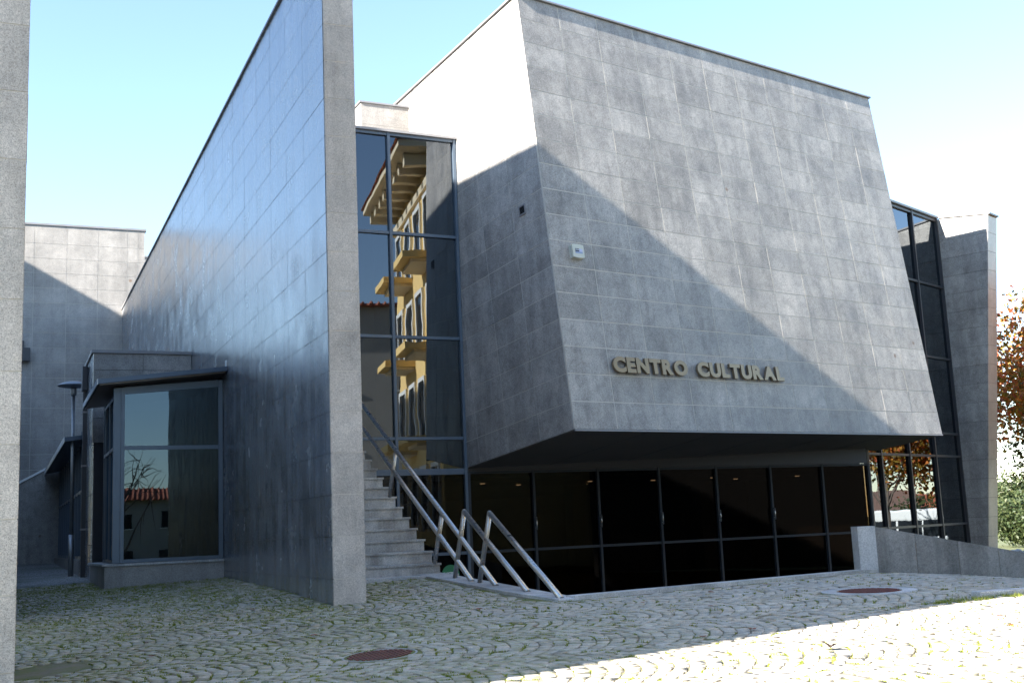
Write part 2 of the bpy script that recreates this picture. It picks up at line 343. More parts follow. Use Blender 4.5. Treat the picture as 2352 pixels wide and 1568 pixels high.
# cobblestones in segmental arcs
UA = 9.0; ua = ang(UA)[:2]; va = A3(-ua[1], ua[0])
MAN = [(-1.25, 10.25, .33), (3.72, 12.80, .50), (-4.62, 11.35, .47)]
def vnoise(x, y, s, seed=0):
    x = x * s; y = y * s; xi = np.floor(x).astype(int); yi = np.floor(y).astype(int); fx = x - xi; fy = y - yi; fx = fx * fx * (3 - 2 * fx); fy = fy * fy * (3 - 2 * fy)
    def h(i, j): n = (i * 374761393 + j * 668265263 + seed * 974711) & 0x7fffffff; n = ((n ^ (n >> 13)) * 1274126177) & 0x7fffffff; return ((n ^ (n >> 16)) & 0xffff) / 65535.
    return (h(xi, yi) * (1 - fx) + h(xi + 1, yi) * fx) * (1 - fy) + (h(xi, yi + 1) * (1 - fx) + h(xi + 1, yi + 1) * fx) * fy
def allowed(x, y):
    a = (x - PL[0]) * B[0] + (y - PL[1]) * B[1]; q = (x - PL[0]) * P[0] + (y - PL[1]) * P[1]; d = np.hypot(x, y)
    ok = (np.abs(x) < .50 * y + .25) & (y > 6.2) & (d < 25)
    ok &= ~((a > -.04) & (q > -.03) & (q < .46))
    ok &= ~((a > 2.48) & (q > .4))
    ok &= ~((q > 2.0) & (a > -1.73 - (q - 2.0) * .0) & (q < 2.5))
    am = np.where(q < 2.42 + (DK @ P) * 4.8, -1.73 + (q - 2.42) * (DK @ B) / (DK @ P), -1.73 + (DK @ B) * 4.8 - .4 * (q - 2.42 - (DK @ P) * 4.8))
    ok &= ~((q >= 2.3) & (a > am - .20))
    ok &= ~((a > 7.6) & (q > -2.2)); ok &= q > -3.76
    ok &= ~((a > -5.6) & (q < -3.68))
    for mx_, my_, r in MAN: ok &= np.hypot(x - mx_, y - my_) > r + .03
    return ok
BWD = 1.45; ROW = .124; SAG = .29
ctr = []
for kb in range(-30, 40):
    v0 = kb * BWD
    for kr in range(-150, 260):
        nst = 11 + (kr % 2); edges = np.linspace(-.5, .5, nst + 1); edges[1:-1] += rng.uniform(-.016, .016, nst - 1)
        vc = (edges[:-1] + edges[1:]) / 2 * BWD; u = kr * ROW + SAG * (1 - (2 * vc / BWD) ** 2); v = v0 + vc
        x = ua[0] * u + va[0] * v; y = ua[1] * u + va[1] * v
        if x.max() < -13 or x.min() > 13 or y.max() < 5.5 or y.min() > 25: continue
        slope = -8 * SAG * vc / BWD ** 2
        ctr.append(np.c_[x, y, slope, np.diff(edges) * BWD, vc])
ctr = np.concatenate(ctr); ctr = ctr[allowed(ctr[:, 0], ctr[:, 1])]
n = len(ctr)
ctr[:, :2] += rng.normal(0, .003, (n, 2))
cz = gz(ctr[:, 0], ctr[:, 1]) + rng.normal(0, .0022, n)
mossy = np.clip(.95 - .16 * (ctr[:, 0] + 2.6) + .5 * (vnoise(ctr[:, 0], ctr[:, 1], .5) - .5), .12, 1)
_a = (ctr[:, 0] - PL[0]) * B[0] + (ctr[:, 1] - PL[1]) * B[1]; _q = (ctr[:, 0] - PL[0]) * P[0] + (ctr[:, 1] - PL[1]) * P[1]
carpet = np.clip((_a + 1.2) / 2.5, 0, 1) * np.clip((-_q + .1) / .4, 0, 1) * np.clip(.55 + .9 * (vnoise(ctr[:, 0], ctr[:, 1], .9, 31) - .4), .2, 1)
mossy = np.maximum(mossy, carpet * 1.0)
tintv = np.clip(rng.beta(2.2, 2.2, n) + .25 * (vnoise(ctr[:, 0], ctr[:, 1], .35, 5) - .5), 0, 1)
# local axes: e_v across the band (follows the arc), e_u along the band
al = np.arctan(ctr[:, 2]) + rng.normal(0, .07, n)
ev = np.cos(al)[:, None] * va + np.sin(al)[:, None] * ua; eu = np.c_[ev[:, 1], -ev[:, 0]]
gap = .010
hl = (ctr[:, 3] / np.cos(np.arctan(ctr[:, 2])) - gap) / 2 * rng.uniform(.94, 1.0, n); hw = (ROW * np.cos(np.arctan(ctr[:, 2])) - gap) / 2 * rng.uniform(.93, 1.02, n)
hw = np.maximum(hw, .03)
sg = np.array([(-1, -1), (1, -1), (1, 1), (-1, 1)])
def ring(scale, dz, jit):
    L = hl[:, None] * sg[:, 0] * scale; Wd = hw[:, None] * sg[:, 1] * scale
    L = L + rng.normal(0, jit, L.shape); Wd = Wd + rng.normal(0, jit, L.shape)
    X = ctr[:, 0:1] + L * ev[:, 0:1] + Wd * eu[:, 0:1]; Y = ctr[:, 1:2] + L * ev[:, 1:2] + Wd * eu[:, 1:2]
    return np.dstack([X, Y, np.broadcast_to(cz[:, None], X.shape) + dz + (rng.normal(0, .0015, X.shape) if dz > -.01 else 0)])
r0 = ring(1.0, -.05, .0055); r1 = r0.copy(); r1[..., 2] += .0455; r2 = ring(.90, 0, .0035)
SV = np.concatenate([r0, r1, r2], 1)        # n,12,3
SF = []
for k in range(4): k2 = (k + 1) % 4; SF += [(k, k2, 4 + k2, 4 + k), (4 + k, 4 + k2, 8 + k2, 8 + k)]
SF.append((8, 9, 10, 11))
def stone_orient(i): return orient(SV[i], SF)
SFo = np.array(stone_orient(0))
Rc = np.array([CAMX, CAMY, CAMZ])
pc = (np.c_[ctr[:, :2], cz - EZ]) @ Rc.T; fx_ = cam_d.lens / 36 * 1024; px = 512 + fx_ * pc[:, 0] / -pc[:, 2]; py = 341 - fx_ * pc[:, 1] / -pc[:, 2]
inframe = (px > 24) & (px < 1018) & (py < 676) & (py > 0)
near = np.argsort(np.where(inframe, -pc[:, 2], 1e9))[:300]; isnear = np.zeros(n, bool); isnear[near] = True
def stone_mesh(name, idx):
    m = len(idx); v = SV[idx].reshape(-1, 3); f = (SFo[None] + (np.arange(m) * 12)[:, None, None]).reshape(-1, 4)
    c = v.mean(0); me = bpy.data.meshes.new(name); me.vertices.add(len(v)); me.vertices.foreach_set('co', (v - c).ravel())
    me.loops.add(f.size); me.loops.foreach_set('vertex_index', f.ravel()); me.polygons.add(len(f)); me.polygons.foreach_set('loop_start', np.arange(len(f)) * 4)
    me.update(calc_edges=True); me.materials.append(MATS['cobble'])
    for nm, arr in (('tint', tintv[idx]), ('moss', mossy[idx])):
        at = me.attributes.new(nm, 'FLOAT', 'FACE'); at.data.foreach_set('value', np.repeat(arr, 9).astype(np.float32))
    return link(bpy.data.objects.new(name, me), plaza, Matrix.Translation(Vector(c)))
for i in near: stone_mesh('cobblestone', np.array([i]))
tag(stone_mesh('cobblestones', np.nonzero(~isnear)[0]), kind='stuff')
print('cobbles', n)
# moss and grass in the joints
def blades(cx, cy, count, hmin, hmax, along, length, wid=.005):
    m = len(cx) * count; t_ = rng.uniform(-.5, .5, m) * np.repeat(length, count); ax = np.repeat(along, count, 0)
    x = np.repeat(cx, count) + ax[:, 0] * t_ + rng.normal(0, .006, m); y = np.repeat(cy, count) + ax[:, 1] * t_ + rng.normal(0, .006, m)
    z = gz(x, y) - .008; h = rng.uniform(hmin, hmax, m) * np.repeat(rng.uniform(.6, 1.2, len(cx)), count); th = rng.uniform(0, 2 * math.pi, m); lean = rng.normal(0, .45, (m, 2)) * h[:, None]
    wv = np.c_[np.cos(th), np.sin(th)] * wid * rng.uniform(.7, 1.6, m)[:, None]
    a = np.c_[x - wv[:, 0], y - wv[:, 1], z]; b_ = np.c_[x + wv[:, 0], y + wv[:, 1], z]; c_ = np.c_[x + lean[:, 0], y + lean[:, 1], z + h + .006]
    return np.stack([a, b_, c_], 1)
side = rng.integers(0, 2, n) * 2 - 1; isl_ = rng.random(n) < .6
jx = ctr[:, 0] + np.where(isl_, side * eu[:, 0] * (hw + gap / 2), side * ev[:, 0] * (hl + gap / 2)); jy = ctr[:, 1] + np.where(isl_, side * eu[:, 1] * (hw + gap / 2), side * ev[:, 1] * (hl + gap / 2))
jd = np.where(isl_[:, None], ev, eu); jl = np.where(isl_, hl * 2.2, hw * 2.4)
den = np.clip(.30 + .55 * mossy * vnoise(ctr[:, 0], ctr[:, 1], 1.3, 3) + .9 * np.clip(vnoise(ctr[:, 0], ctr[:, 1], .45, 9) - .55, 0, 1) - .1, 0, 1) * np.where(ctr[:, 0] > 1, .75, 1)
den = np.clip(den + .55 * np.clip(mossy - .55, 0, 1), 0, 1); den = np.maximum(den, carpet * 1.1); pick = rng.random(n) < den * .85
T = [blades(jx[pick], jy[pick], 20, .005, .014, jd[pick], jl[pick])]
lush = pick & (rng.random(n) < .12 + .35 * np.clip(vnoise(ctr[:, 0], ctr[:, 1], .8, 21) - .55, 0, 1))
T.append(blades(jx[lush], jy[lush], 12, .014, .034, jd[lush], jl[lush], .004))
cp = rng.random(n) < carpet * .8; T.append(blades(ctr[cp, 0], ctr[cp, 1], 22, .006, .02, ev[cp], hl[cp] * 2.4)); T = np.concatenate(T); me = bpy.data.meshes.new('grass'); nt = len(T)
me.vertices.add(nt * 3); me.vertices.foreach_set('co', T.ravel()); me.loops.add(nt * 3); me.loops.foreach_set('vertex_index', np.arange(nt * 3)); me.polygons.add(nt); me.polygons.foreach_set('loop_start', np.arange(nt) * 3); me.update(calc_edges=True)
me.materials.append(MATS['grass_blade']); tag(link(bpy.data.objects.new('grass', me), None, Matrix.Identity(4)), 'moss and short grass growing in the cobble joints', 'grass', None, 'stuff')
print('blades', nt)
#PART2
# ------------------------------------------------------------------ tilted stone block
blk = thing('stone_block', P0 + D1 * BW / 2 + D3 * 3, 'huge tilted dark granite block overhanging the glazed ground floor', 'building')
i_ = .0035
core = boxv(P0 + D1 * i_ + D3 * i_ + D2 * .02, D1 * (BW - 2 * i_), D3 * (BD - 2 * i_), D2 * (BH - .04)); mk('wall_core', core, orient(core, BOXF), 'mortar', blk)
us = list(np.linspace(0, BW, 12)); ts = list(np.linspace(0, BH, 18))
panels(blk, 'bf', P0, D1, D2, NF, us, ts, 'granite_facade', gap=.018)
panels(blk, 'bl', P0 + D3 * .0345, D3, D2, NL, [0, 1.045] + [1.045 + 1.07 * k for k in range(1, 7)] + [BD - .04], ts, 'granite_facade', gap=.012)
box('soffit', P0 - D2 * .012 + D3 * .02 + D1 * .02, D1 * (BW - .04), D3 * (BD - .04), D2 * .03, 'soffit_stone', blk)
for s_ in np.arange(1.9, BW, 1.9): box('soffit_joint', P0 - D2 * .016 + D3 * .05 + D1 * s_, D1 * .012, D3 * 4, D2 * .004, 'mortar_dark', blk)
box('coping', P0 + D2 * (BH + .001) - D3 * .05 - D1 * .05, D1 * (BW + .1), D3 * .4, D2 * .04, 'coping_metal', blk)
box('coping', P0 + D2 * (BH + .001) + D3 * .351 - D1 * .05, D1 * .4, D3 * (BD - .35), D2 * .032, 'coping_metal', blk)
box('coping', P0 + D2 * (BH + .001) + D3 * .351 + D1 * (BW - .35), D1 * .4, D3 * (BD - .35), D2 * .032, 'coping_metal', blk)
box('drip_trim', P0 - D2 * .03 - D3 * .012, D1 * BW, D3 * .03, D2 * .028, 'coping_metal', blk)
# lettering
def glyph(ch):
    cu = bpy.data.curves.new('g', 'FONT'); cu.body = ch; cu.size = 1; cu.offset = .055; cu.extrude = .06; cu.bevel_depth = .006; cu.resolution_u = 5
    ob = bpy.data.objects.new('g', cu); COL.objects.link(ob); dg = bpy.context.evaluated_depsgraph_get(); me = bpy.data.meshes.new_from_object(ob.evaluated_get(dg))
    bpy.data.objects.remove(ob); v = np.array([p.co for p in me.vertices]); f = [tuple(p.vertices) for p in me.polygons]; bpy.data.meshes.remove(me); return v, f
def word(parent, text, O, e1, e2, n, w, h, depth, mat, gapf=.07, name='letter', hx=None):
    gs = [(c, *glyph(c)) for c in text if c != ' ']; cap = glyph('E')[0]; y0, y1 = cap[:, 1].min(), cap[:, 1].max(); s = h / (y1 - y0)
    ws = [(g[1][:, 0].max() - g[1][:, 0].min()) for g in gs]; tot = sum(ws); g_ = gapf * (y1 - y0); kx = w / (tot + g_ * (len(gs) - 1)); x = 0
    for (c, v, f), wd in zip(gs, ws):
        zz = v[:, 2]; zz = (zz - zz.min()) / max(zz.max() - zz.min(), 1e-6)
        vv = O + np.outer((v[:, 0] - v[:, 0].min() + x) * kx, e1) + np.outer((v[:, 1] - y0) * s, e2) + np.outer(zz * depth, n)
        mk(name, vv, f, mat, parent); x += wd + g_
sgn = thing('sign_lettering', P0 + D1 * 1.09 + D2 * 1.09 + NF * .02, 'bronze metal letters reading CENTRO CULTURAL low on the tilted facade', 'sign')
word(sgn, 'CENTRO', P0 + D1 * 1.085 + D2 * 1.095 + NF * .035, D1, D2, NF, 1.98, .31, .06, 'letter_metal')
word(sgn, 'CULTURAL', P0 + D1 * 3.345 + D2 * 1.095 + NF * .035, D1, D2, NF, 2.62, .31, .06, 'letter_metal')
# alarm siren box
al_ = thing('alarm_box', P0 + D1 * .6 + D2 * 3.45 + NF * .005, 'cream alarm siren box with printed label, high on tilted facade', 'alarm')
def curvedplate(nm, s0, s1, t0, t1, z0, z1, bulge, mat):
    pts = []; k = 9
    for i in range(k): x = i / (k - 1); pts.append(P0 + D1 * (s0 + (s1 - s0) * x) + D2 * (t1 + bulge * (1 - (2 * x - 1) ** 2)))
    for i in range(k): x = 1 - i / (k - 1); pts.append(P0 + D1 * (s0 + (s1 - s0) * x) + D2 * (t0 - bulge * (1 - (2 * x - 1) ** 2)))
    return prism(nm, [q + NF * z0 for q in pts], NF * (z1 - z0), mat, al_)
curvedplate('back_plate', .455, .735, 3.335, 3.59, .003, .035, .012, 'white_plastic'); curvedplate('body', .47, .725, 3.345, 3.58, .035, .05, .012, 'print_dark')
curvedplate('front_cover', .46, .74, 3.345, 3.595, .05, .10, .015, 'white_plastic')
def flat(nm, s0, s1, t0, t1, z, mat, par): return box(nm, P0 + D1 * s0 + D2 * t0 + NF * z, D1 * (s1 - s0), D2 * (t1 - t0), NF * .002, mat, par)
flat('label_lower', .52, .70, 3.42, 3.455, .1005, 'print_blue', al_); flat('label_side', .62, .70, 3.457, 3.515, .1005, 'print_pale', al_); flat('label_dark', .522, .617, 3.457, 3.515, .1005, 'print_dark', al_)
for k in range(3): lathe('label_dot', P0 + D1 * (.54 + .029 * k) + D2 * 3.492 + NF * .103, [(.011, 0), (.011, .002)], 'print_white', al_, 12, NF)
# wall vent on the side of the block
vn = thing('wall_vent', P0 + D3 * .71 + D2 * 4.55 + NL * .003, 'small square vent grille on the shaded side of the tilted block', 'vent')
O_ = P0 + D3 * .61 + D2 * 4.45
for nm, s0, s1, t0, t1 in (('frame', 0, .22, 0, .025), ('frame', 0, .22, .175, .2), ('frame', 0, .025, .026, .174), ('frame', .195, .22, .026, .174)):
    box(nm, O_ + D3 * s0 + D2 * t0 + NL * .004, D3 * (s1 - s0), D2 * (t1 - t0), NL * .02, 'coping_metal', vn)
box('grille', O_ + D3 * .026 + D2 * .026 + NL * .003, D3 * .168, D2 * .148, NL * .004, 'black_void', vn)
for k in range(5): box('slat', O_ + D3 * .027 + D2 * (.035 + .028 * k) + NL * .0075, D3 * .166, D2 * .006, NL * .008, 'frame_dark', vn)

# ------------------------------------------------------------------ tall blade wall
bl = thing('blade_wall', BF(14, .2, -.8), 'long tall blade wall of polished granite slabs with rough pier end', 'wall')
BT = 8.27; BASE = -1.25; TH = .427; LEN = 28.05
box('wall_core', BF(.006, .007, BASE), B * LEN, P * (TH - .04), UP * (BT - BASE - .01), 'mortar_dark', bl)
zr = [BASE, -.512] + [-.512 + .5235 * k for k in range(1, 17)] + [BT]
ua_ = [.031, 1.18] + [1.18 + 1.09 * k for k in range(1, 25)] + [LEN]
panels(bl, 'bw', BF(0, 0, 0), B, UP, -P, ua_, zr, 'granite_polished', maxn=300, dist=lambda c: (c[0] + 2) ** 2 + (c[2] - 3) ** 2 * 3, gap=.007)
box('pier_bed', BF(.0042, .012, BASE), P * (TH - .03), B * .02, UP * (BT - BASE - .02), 'mortar', bl)
panels(bl, 'bp', BF(0, .002, 0), P, UP, -B, [0, TH - .004], zr, 'granite_pier', gap=.009)
panels(bl, 'br', BF(.032, TH, 0), B, UP, P, [0, 1.09, 2.18, 3.27, 4.36, 5.45, 6.54, 7.7], zr[::2] + [BT], 'granite_facade') if False else box('rear_cladding', BF(.032, TH - .03, BASE), B * LEN, P * .03, UP * (BT - BASE), 'granite_facade', bl)
box('coping', BF(-.03, -.035, BT + .002), B * (LEN + .03), P * (TH + .07), UP * .04, 'coping_metal', bl)

# ------------------------------------------------------------------ glazing
def gwall(par, O, d, nn, us, zs, z_lo, z_hi, glass, frame, mw=.06, md=.13, skip=None, tr=None):
    """panes between mullions (us) and transoms (zs); outer face of the mullions lies on the plane O,d"""
    for u in us: box('mullion', O + d * (u - mw / 2) + UP * (z_lo + EZ) - nn * md, d * mw, UP * (z_hi - z_lo), nn * md, frame, par)
    for i in range(len(us) - 1):
        a, b_ = us[i] + mw / 2, us[i + 1] - mw / 2
        for z in zs: box('transom', O + d * (a + .001) + UP * (z - mw / 2 + EZ) - nn * (md - .01), d * (b_ - a - .002), UP * mw, nn * (md - .025), frame, par)
        zz = sorted(zs)
        for j in range(len(zz) - 1):
            l, h = zz[j] + mw / 2, zz[j + 1] - mw / 2
            if h - l > .05: box('pane', O + d * (a - .01) + UP * (l - .01 + EZ) - nn * .085, d * (b_ - a + .02), UP * (h - l + .02), nn * .012, glass, par)
cw = thing('curtain_wall', LBP + DC * 3 - UP * 3, 'tall blue-framed glass curtain wall between the blade wall and tilted block', 'glazing')
gwall(cw, LBP, DC, NC, [-4.65, -3.08, -1.52, -.03], [1.26, 1.91, 3.99, 6.17, 8.30], 1.23, 8.33, 'glass_tinted', 'frame_metal')
gwall(cw, LBP, DC, NC, [-4.7, -3.12, -1.54, -.03, 1.55, 3.13, 4.72, 6.30, 7.88, 9.47, 11.01], [-3.4, -.42], -3.45, 1.229, 'glass_bronze', 'frame_metal') if False else None
U2 = [-4.65, -3.08, -1.52, -.03, 1.51, 3.07, 4.63, 6.17, 7.70, 9.24, 10.67]
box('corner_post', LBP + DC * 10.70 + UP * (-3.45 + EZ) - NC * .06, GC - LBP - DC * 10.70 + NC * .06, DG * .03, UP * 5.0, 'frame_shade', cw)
gwall(cw, LBP, DC, NC, U2[:4], [-3.4, -.42, 1.20], -3.45, 1.229, 'glass_bronze', 'frame_metal')
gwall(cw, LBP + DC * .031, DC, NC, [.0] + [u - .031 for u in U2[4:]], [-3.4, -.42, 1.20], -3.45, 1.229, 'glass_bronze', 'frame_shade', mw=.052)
box('head_panel', LBP + DC * .02 + UP * (1.232 + EZ) - NC * .1, DC * 10.65, UP * .55, NC * .06, 'frame_dark', cw)
box('head_flashing', LBP - DC * 4.75 + UP * (8.335 + EZ) - NC * .3, DC * 4.76, UP * .05, NC * .34, 'coping_metal', cw)
box('roof', LBP - DC * 4.7 + UP * (8.2 + EZ) - NC * 5, DC * 4.7, UP * .13, NC * 4.69, 'coping_metal', cw)
# rooms behind the glass
inn = thing('dark_interior', LBP + DC * 4 - NC * 4 - UP * 3, 'dim brown foyer seen through the ground-floor glazing', 'interior')
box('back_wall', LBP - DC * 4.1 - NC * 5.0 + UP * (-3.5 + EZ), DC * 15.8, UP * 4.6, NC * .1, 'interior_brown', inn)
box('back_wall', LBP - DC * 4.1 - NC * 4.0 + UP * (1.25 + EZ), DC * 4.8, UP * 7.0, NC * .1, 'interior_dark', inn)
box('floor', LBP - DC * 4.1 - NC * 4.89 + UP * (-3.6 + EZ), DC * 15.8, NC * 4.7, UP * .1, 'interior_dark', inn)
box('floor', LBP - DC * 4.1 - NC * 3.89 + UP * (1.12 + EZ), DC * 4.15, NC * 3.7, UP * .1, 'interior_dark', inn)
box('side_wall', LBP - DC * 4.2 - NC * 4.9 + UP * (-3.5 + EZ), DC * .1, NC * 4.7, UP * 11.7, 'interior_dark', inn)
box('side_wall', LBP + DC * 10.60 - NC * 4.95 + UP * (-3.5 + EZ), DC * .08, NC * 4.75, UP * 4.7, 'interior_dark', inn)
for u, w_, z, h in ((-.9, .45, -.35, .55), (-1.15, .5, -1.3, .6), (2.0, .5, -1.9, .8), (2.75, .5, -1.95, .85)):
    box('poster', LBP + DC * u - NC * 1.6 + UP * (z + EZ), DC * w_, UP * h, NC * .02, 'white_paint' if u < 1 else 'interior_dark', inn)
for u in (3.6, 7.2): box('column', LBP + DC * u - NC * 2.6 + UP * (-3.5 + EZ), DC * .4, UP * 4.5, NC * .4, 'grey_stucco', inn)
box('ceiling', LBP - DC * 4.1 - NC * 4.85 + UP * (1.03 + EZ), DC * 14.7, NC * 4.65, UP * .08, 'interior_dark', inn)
for u, d_ in ((.9, 1.3), (2.3, 2.4), (3.7, 1.5), (4.4, 3.0), (5.6, 1.8), (6.9, 1.2), (8.3, 2.2), (9.6, 1.4)): lathe('downlight', LBP + DC * u - NC * d_ + UP * (1.015 + EZ), [(.05, 0), (.06, .012)], 'lamp_glow', inn, 14)
for u in U2[4:9]:
    hb = LBP + DC * u + NC * .05 + UP * (-.02 + EZ); hd_ = tube('door_handle', [hb, hb + UP * .26], .014, 'stainless', cw, 10)
    for z_ in (.04, .22): tube('bracket', [hb + UP * z_, hb + UP * z_ - NC * .05], .008, 'stainless', hd_, 8)
# right-hand glass wall
rg = thing('side_glass_wall', GC + DG * 2.7 - UP * 3, 'angled dark glass wall mirroring autumn trees and a bus, behind the block', 'glazing')
gwall(rg, GC, DG, NG, [.03, .75, 2.35, 3.91, 5.50], [-3.4, -.37, 1.49, 2.12, 4.25, 6.36, 8.36], -3.45, 8.42, 'glass_tinted', 'frame_dark')
box('head_flashing', GC + UP * (8.425 + EZ) - NG * .4, DG * 5.56, UP * .06, NG * .44, 'coping_metal', rg)
box('back_wall', GC - DG * .2 - NG * 3.5 + UP * (-3.5 + EZ), DG * 6.2, UP * 11.9, NG * .1, 'black_void', rg)
box('roof', GC - DG * .2 - NG * 3.4 + UP * (8.3 + EZ), DG * 5.7, UP * .1, NG * 3.2, 'coping_metal', rg)
# stone fin wall at far right
RE = GC + DG * 5.55; DR = A3(math.cos(R_(-44)), math.sin(R_(-44)), 0); NR = -DG
fin = thing('fin_wall', RE + DR * .5 - UP * 1, 'narrow granite fin wall at the right edge of the building, top in sun', 'wall')
TOPL, TOPR, SB = 8.44, 8.24, -3.4
def finx(z): return 1.47 + (z - 8.28) * (1.51 - .48) / (8.28 + 1.397)
def finpoly(z0, z1, off, m=0):
    f0, f1 = finx(z0) - m, finx(z1) - m
    return [RE - DR * .25 + UP * (z0 + EZ) + DG * off, RE + DR * f0 + UP * (z0 + EZ) + DG * off, RE + DR * f1 + UP * (z1 + EZ) + DG * off, RE - DR * .25 + UP * (z1 + EZ) + DG * off]
zf = [SB] + [SB + .53 * k for k in range(1, 22)] + [8.22]
prism('wall_core', finpoly(SB, 8.215, .028, .024), DG * .57, 'mortar_dark', fin)
for z0, z1 in zip(zf[:-1], zf[1:]):
    prism('panel', finpoly(z0 + .004, z1 - .004, random.uniform(-.001, .001)), DG * .03, 'granite_facade', fin)
    if z1 > -2:
        e0 = RE + DR * (finx(z0 + .004) + .001) + UP * (z0 + .004 + EZ); e1_ = RE + DR * (finx(z1 - .004) + .001) + UP * (z1 - .004 + EZ)
        prism('end_panel', [e0, e0 + DG * .62, e1_ + DG * .62, e1_], -DR * .022, 'granite_warm_reflect', fin)
c0 = RE + UP * (TOPL + EZ) - DG * .03; c1 = RE + DR * 1.52 + UP * (TOPR + EZ) - DG * .03
v = [c0, c1, c1 + DG * .68, c0 + DG * .68]; v += [q + UP * .05 for q in v]; mk('coping', v, orient(v, BOXF), 'coping_metal', fin)
v = [RE - DR * .25 + UP * (8.22 + EZ) + DG * .002, RE + DR * 1.5 + UP * (8.22 + EZ) + DG * .002, RE - DR * .25 + UP * (TOPL + EZ - .002) + DG * .002]
prism('top_wedge', v, DG * .6, 'granite_facade', fin)

# ------------------------------------------------------------------ stone box above the curtain wall, aerial
ch = thing('roof_block', W(-3.0, 26.4, 8.4), 'small granite block rising above the curtain wall beside the white lit flank', 'building')
cb = LBP - NC * 2.0; cu0 = (A3(-3.201, 25.200, 0) - cb) @ DC; cu1 = (A3(-2.516, 25.530, 0) - cb) @ DC + .45
box('wall_core', cb + DC * (cu0 + .006) + UP * (8.35 + EZ) - NC * 2.6, DC * (cu1 - cu0 - .006), UP * 1.36, NC * 2.594, 'mortar', ch)
panels(ch, 'chf', cb + UP * (8.36 + EZ), DC, UP, NC, [cu0, cu1], [0, .33, .86, 1.36], 'granite_rear')
panels(ch, 'chl', cb + DC * cu0 - NC * .031 + UP * (8.36 + EZ), -NC, UP, -DC, [0, 1.05, 2.1], [0, .33, .86, 1.36], 'granite_rear')
box('coping', cb + DC * (cu0 - .03) + UP * (9.722 + EZ) - NC * 2.6, DC * (cu1 - cu0 + .03), UP * .04, NC * 2.63, 'coping_metal', ch)
an = thing('aerial_rod', W(-4.2, 26.0, 8.4), 'thin horizontal aerial rod above the roof beside the pier', 'aerial')
tube('mast', [W(-4.35, 25.9, 8.2), W(-4.35, 25.9, 9.93)], .015, 'white_paint', an, 8)
tube('rod', [W(-4.6, 25.8, 9.93), W(-2.98, 26.1, 9.83)], .012, 'white_paint', an, 8)

# ------------------------------------------------------------------ stairs and rails
st = thing('staircase', BF(4.5, 1.4, -.7), 'straight flight of weathered granite steps climbing beside the blade wall', 'staircase')
NS = 14
for k in range(NS):
    a = 2.853 + .3567 * k; z = -.455 + .1851 * k; last = k == NS - 1
    run = 3.2 if last else .3567
    box('tread', BF(a, TH + .004, z - .034), B * (run + .025), P * (2.05 + .0), UP * .034, 'granite_step', st, .004)
    box('riser', BF(a + .03, TH + .006, z - .1851 + (.001 if k else -.25)), B * .12, P * (2.03), UP * (.150 + (0 if k else .25)), 'granite_step', st)
poly = [BF(2.95, 0, -1.2)]
for k in range(NS): poly += [BF(2.99 + .3567 * k, 0, -.60 + .1851 * k), BF(2.99 + .3567 * (k + 1) + (2 if k == NS - 1 else 0), 0, -.60 + .1851 * k)]
poly += [BF(2.99 + .3567 * NS + 2, 0, -1.2)]
prism('stringer', [q + P * (TH + .01) for q in poly], P * 2.0, 'concrete_slab', st)
def zk(a): return -.742 + .046 * a
kb = thing('stair_kerb', BF(.5, 2.3, -.75), 'flat granite kerb carrying the railing ends beside the stairs', 'kerb')
ka = [3.0, 1.9, .75, -.5, -1.86]
for a1, a0 in zip(ka[:-1], ka[1:]):
    v = [BF(a, q, zk(a) - d) for d in (.6, 0) for a, q in ((a0 + .004, 2.08 + (.0 if a0 > -1.8 else .12)), (a1 - .004, 2.08), (a1 - .004, 2.50), (a0 + .004, 2.50))]
    mk('kerb_stone', v, orient(v, BOXF), 'granite_kerb', kb)
box('landing_slab', BF(2.45, TH + .02, -.70), B * .5, P * 2.16, UP * .075, 'granite_kerb', kb, .006)
rl = thing('stair_railing', BF(2, 2.3, -.7), 'stainless steel railing of staggered slanting tubes beside the stairs', 'railing')
def RP(a, z): return BF(a, 2.3, z)
rr = .037
tube('rail', [RP(7.4, 2.945), RP(.25, -.735)], rr, 'stainless', rl, 18); tube('rail', [RP(7.4, 2.52), RP(1.13, -.695)], rr, 'stainless', rl, 18)
tube('rail', [RP(1.34, .285), RP(-.77, -.785)], rr, 'stainless', rl, 18); tube('rail', [RP(.39, .235), RP(-1.73, -.835)], rr, 'stainless', rl, 18)
for a0, z0, a1, z1 in ((4.83, .65, 4.45, 1.37), (2.66, -.455, 2.28, .255), (1.82, -.67, 1.345, .275), (.85, -.71, .395, .225)): tube('post', [RP(a0, z0), RP(a1, z1)], .034, 'stainless', rl, 16)
for a_, z_ in ((1.34, .285), (.39, .235)): lathe('elbow', RP(a_, z_ - .037), [(.012, 0), (.03, .012), (.037, .037), (.03, .062), (.012, .074)], 'stainless', rl, 16)

# ------------------------------------------------------------------ patio kerb and ramp wall
pk = thing('patio_kerb', Q2 + DK * 2.4 + UP * (-.85 + EZ), 'low pale kerb along the edge of the sunken patio', 'kerb')
nk = 4; Lk = 4.8; zq2 = float(gz(*Q2[:2])) + .04; zq3 = float(gz(*Q3[:2])) + .04
for k in range(nk):
    p0 = Q2 + DK * (k * Lk / nk + .004); p1 = Q2 + DK * ((k + 1) * Lk / nk - .004); z0 = zq2 + (zq3 - zq2) * k / nk; z1 = zq2 + (zq3 - zq2) * (k + 1) / nk
    v = []
    for d in (.5, 0):
        for q_, z_ in ((p0, z0), (p1, z1)): v += [A3(q_[0], q_[1], z_ - d) + NK * .10]
        for q_, z_ in ((p1, z1), (p0, z0)): v += [A3(q_[0], q_[1], z_ - d) - NK * .12]
    mk('kerb_stone', v, orient(v, BOXF), 'granite_kerb', pk)
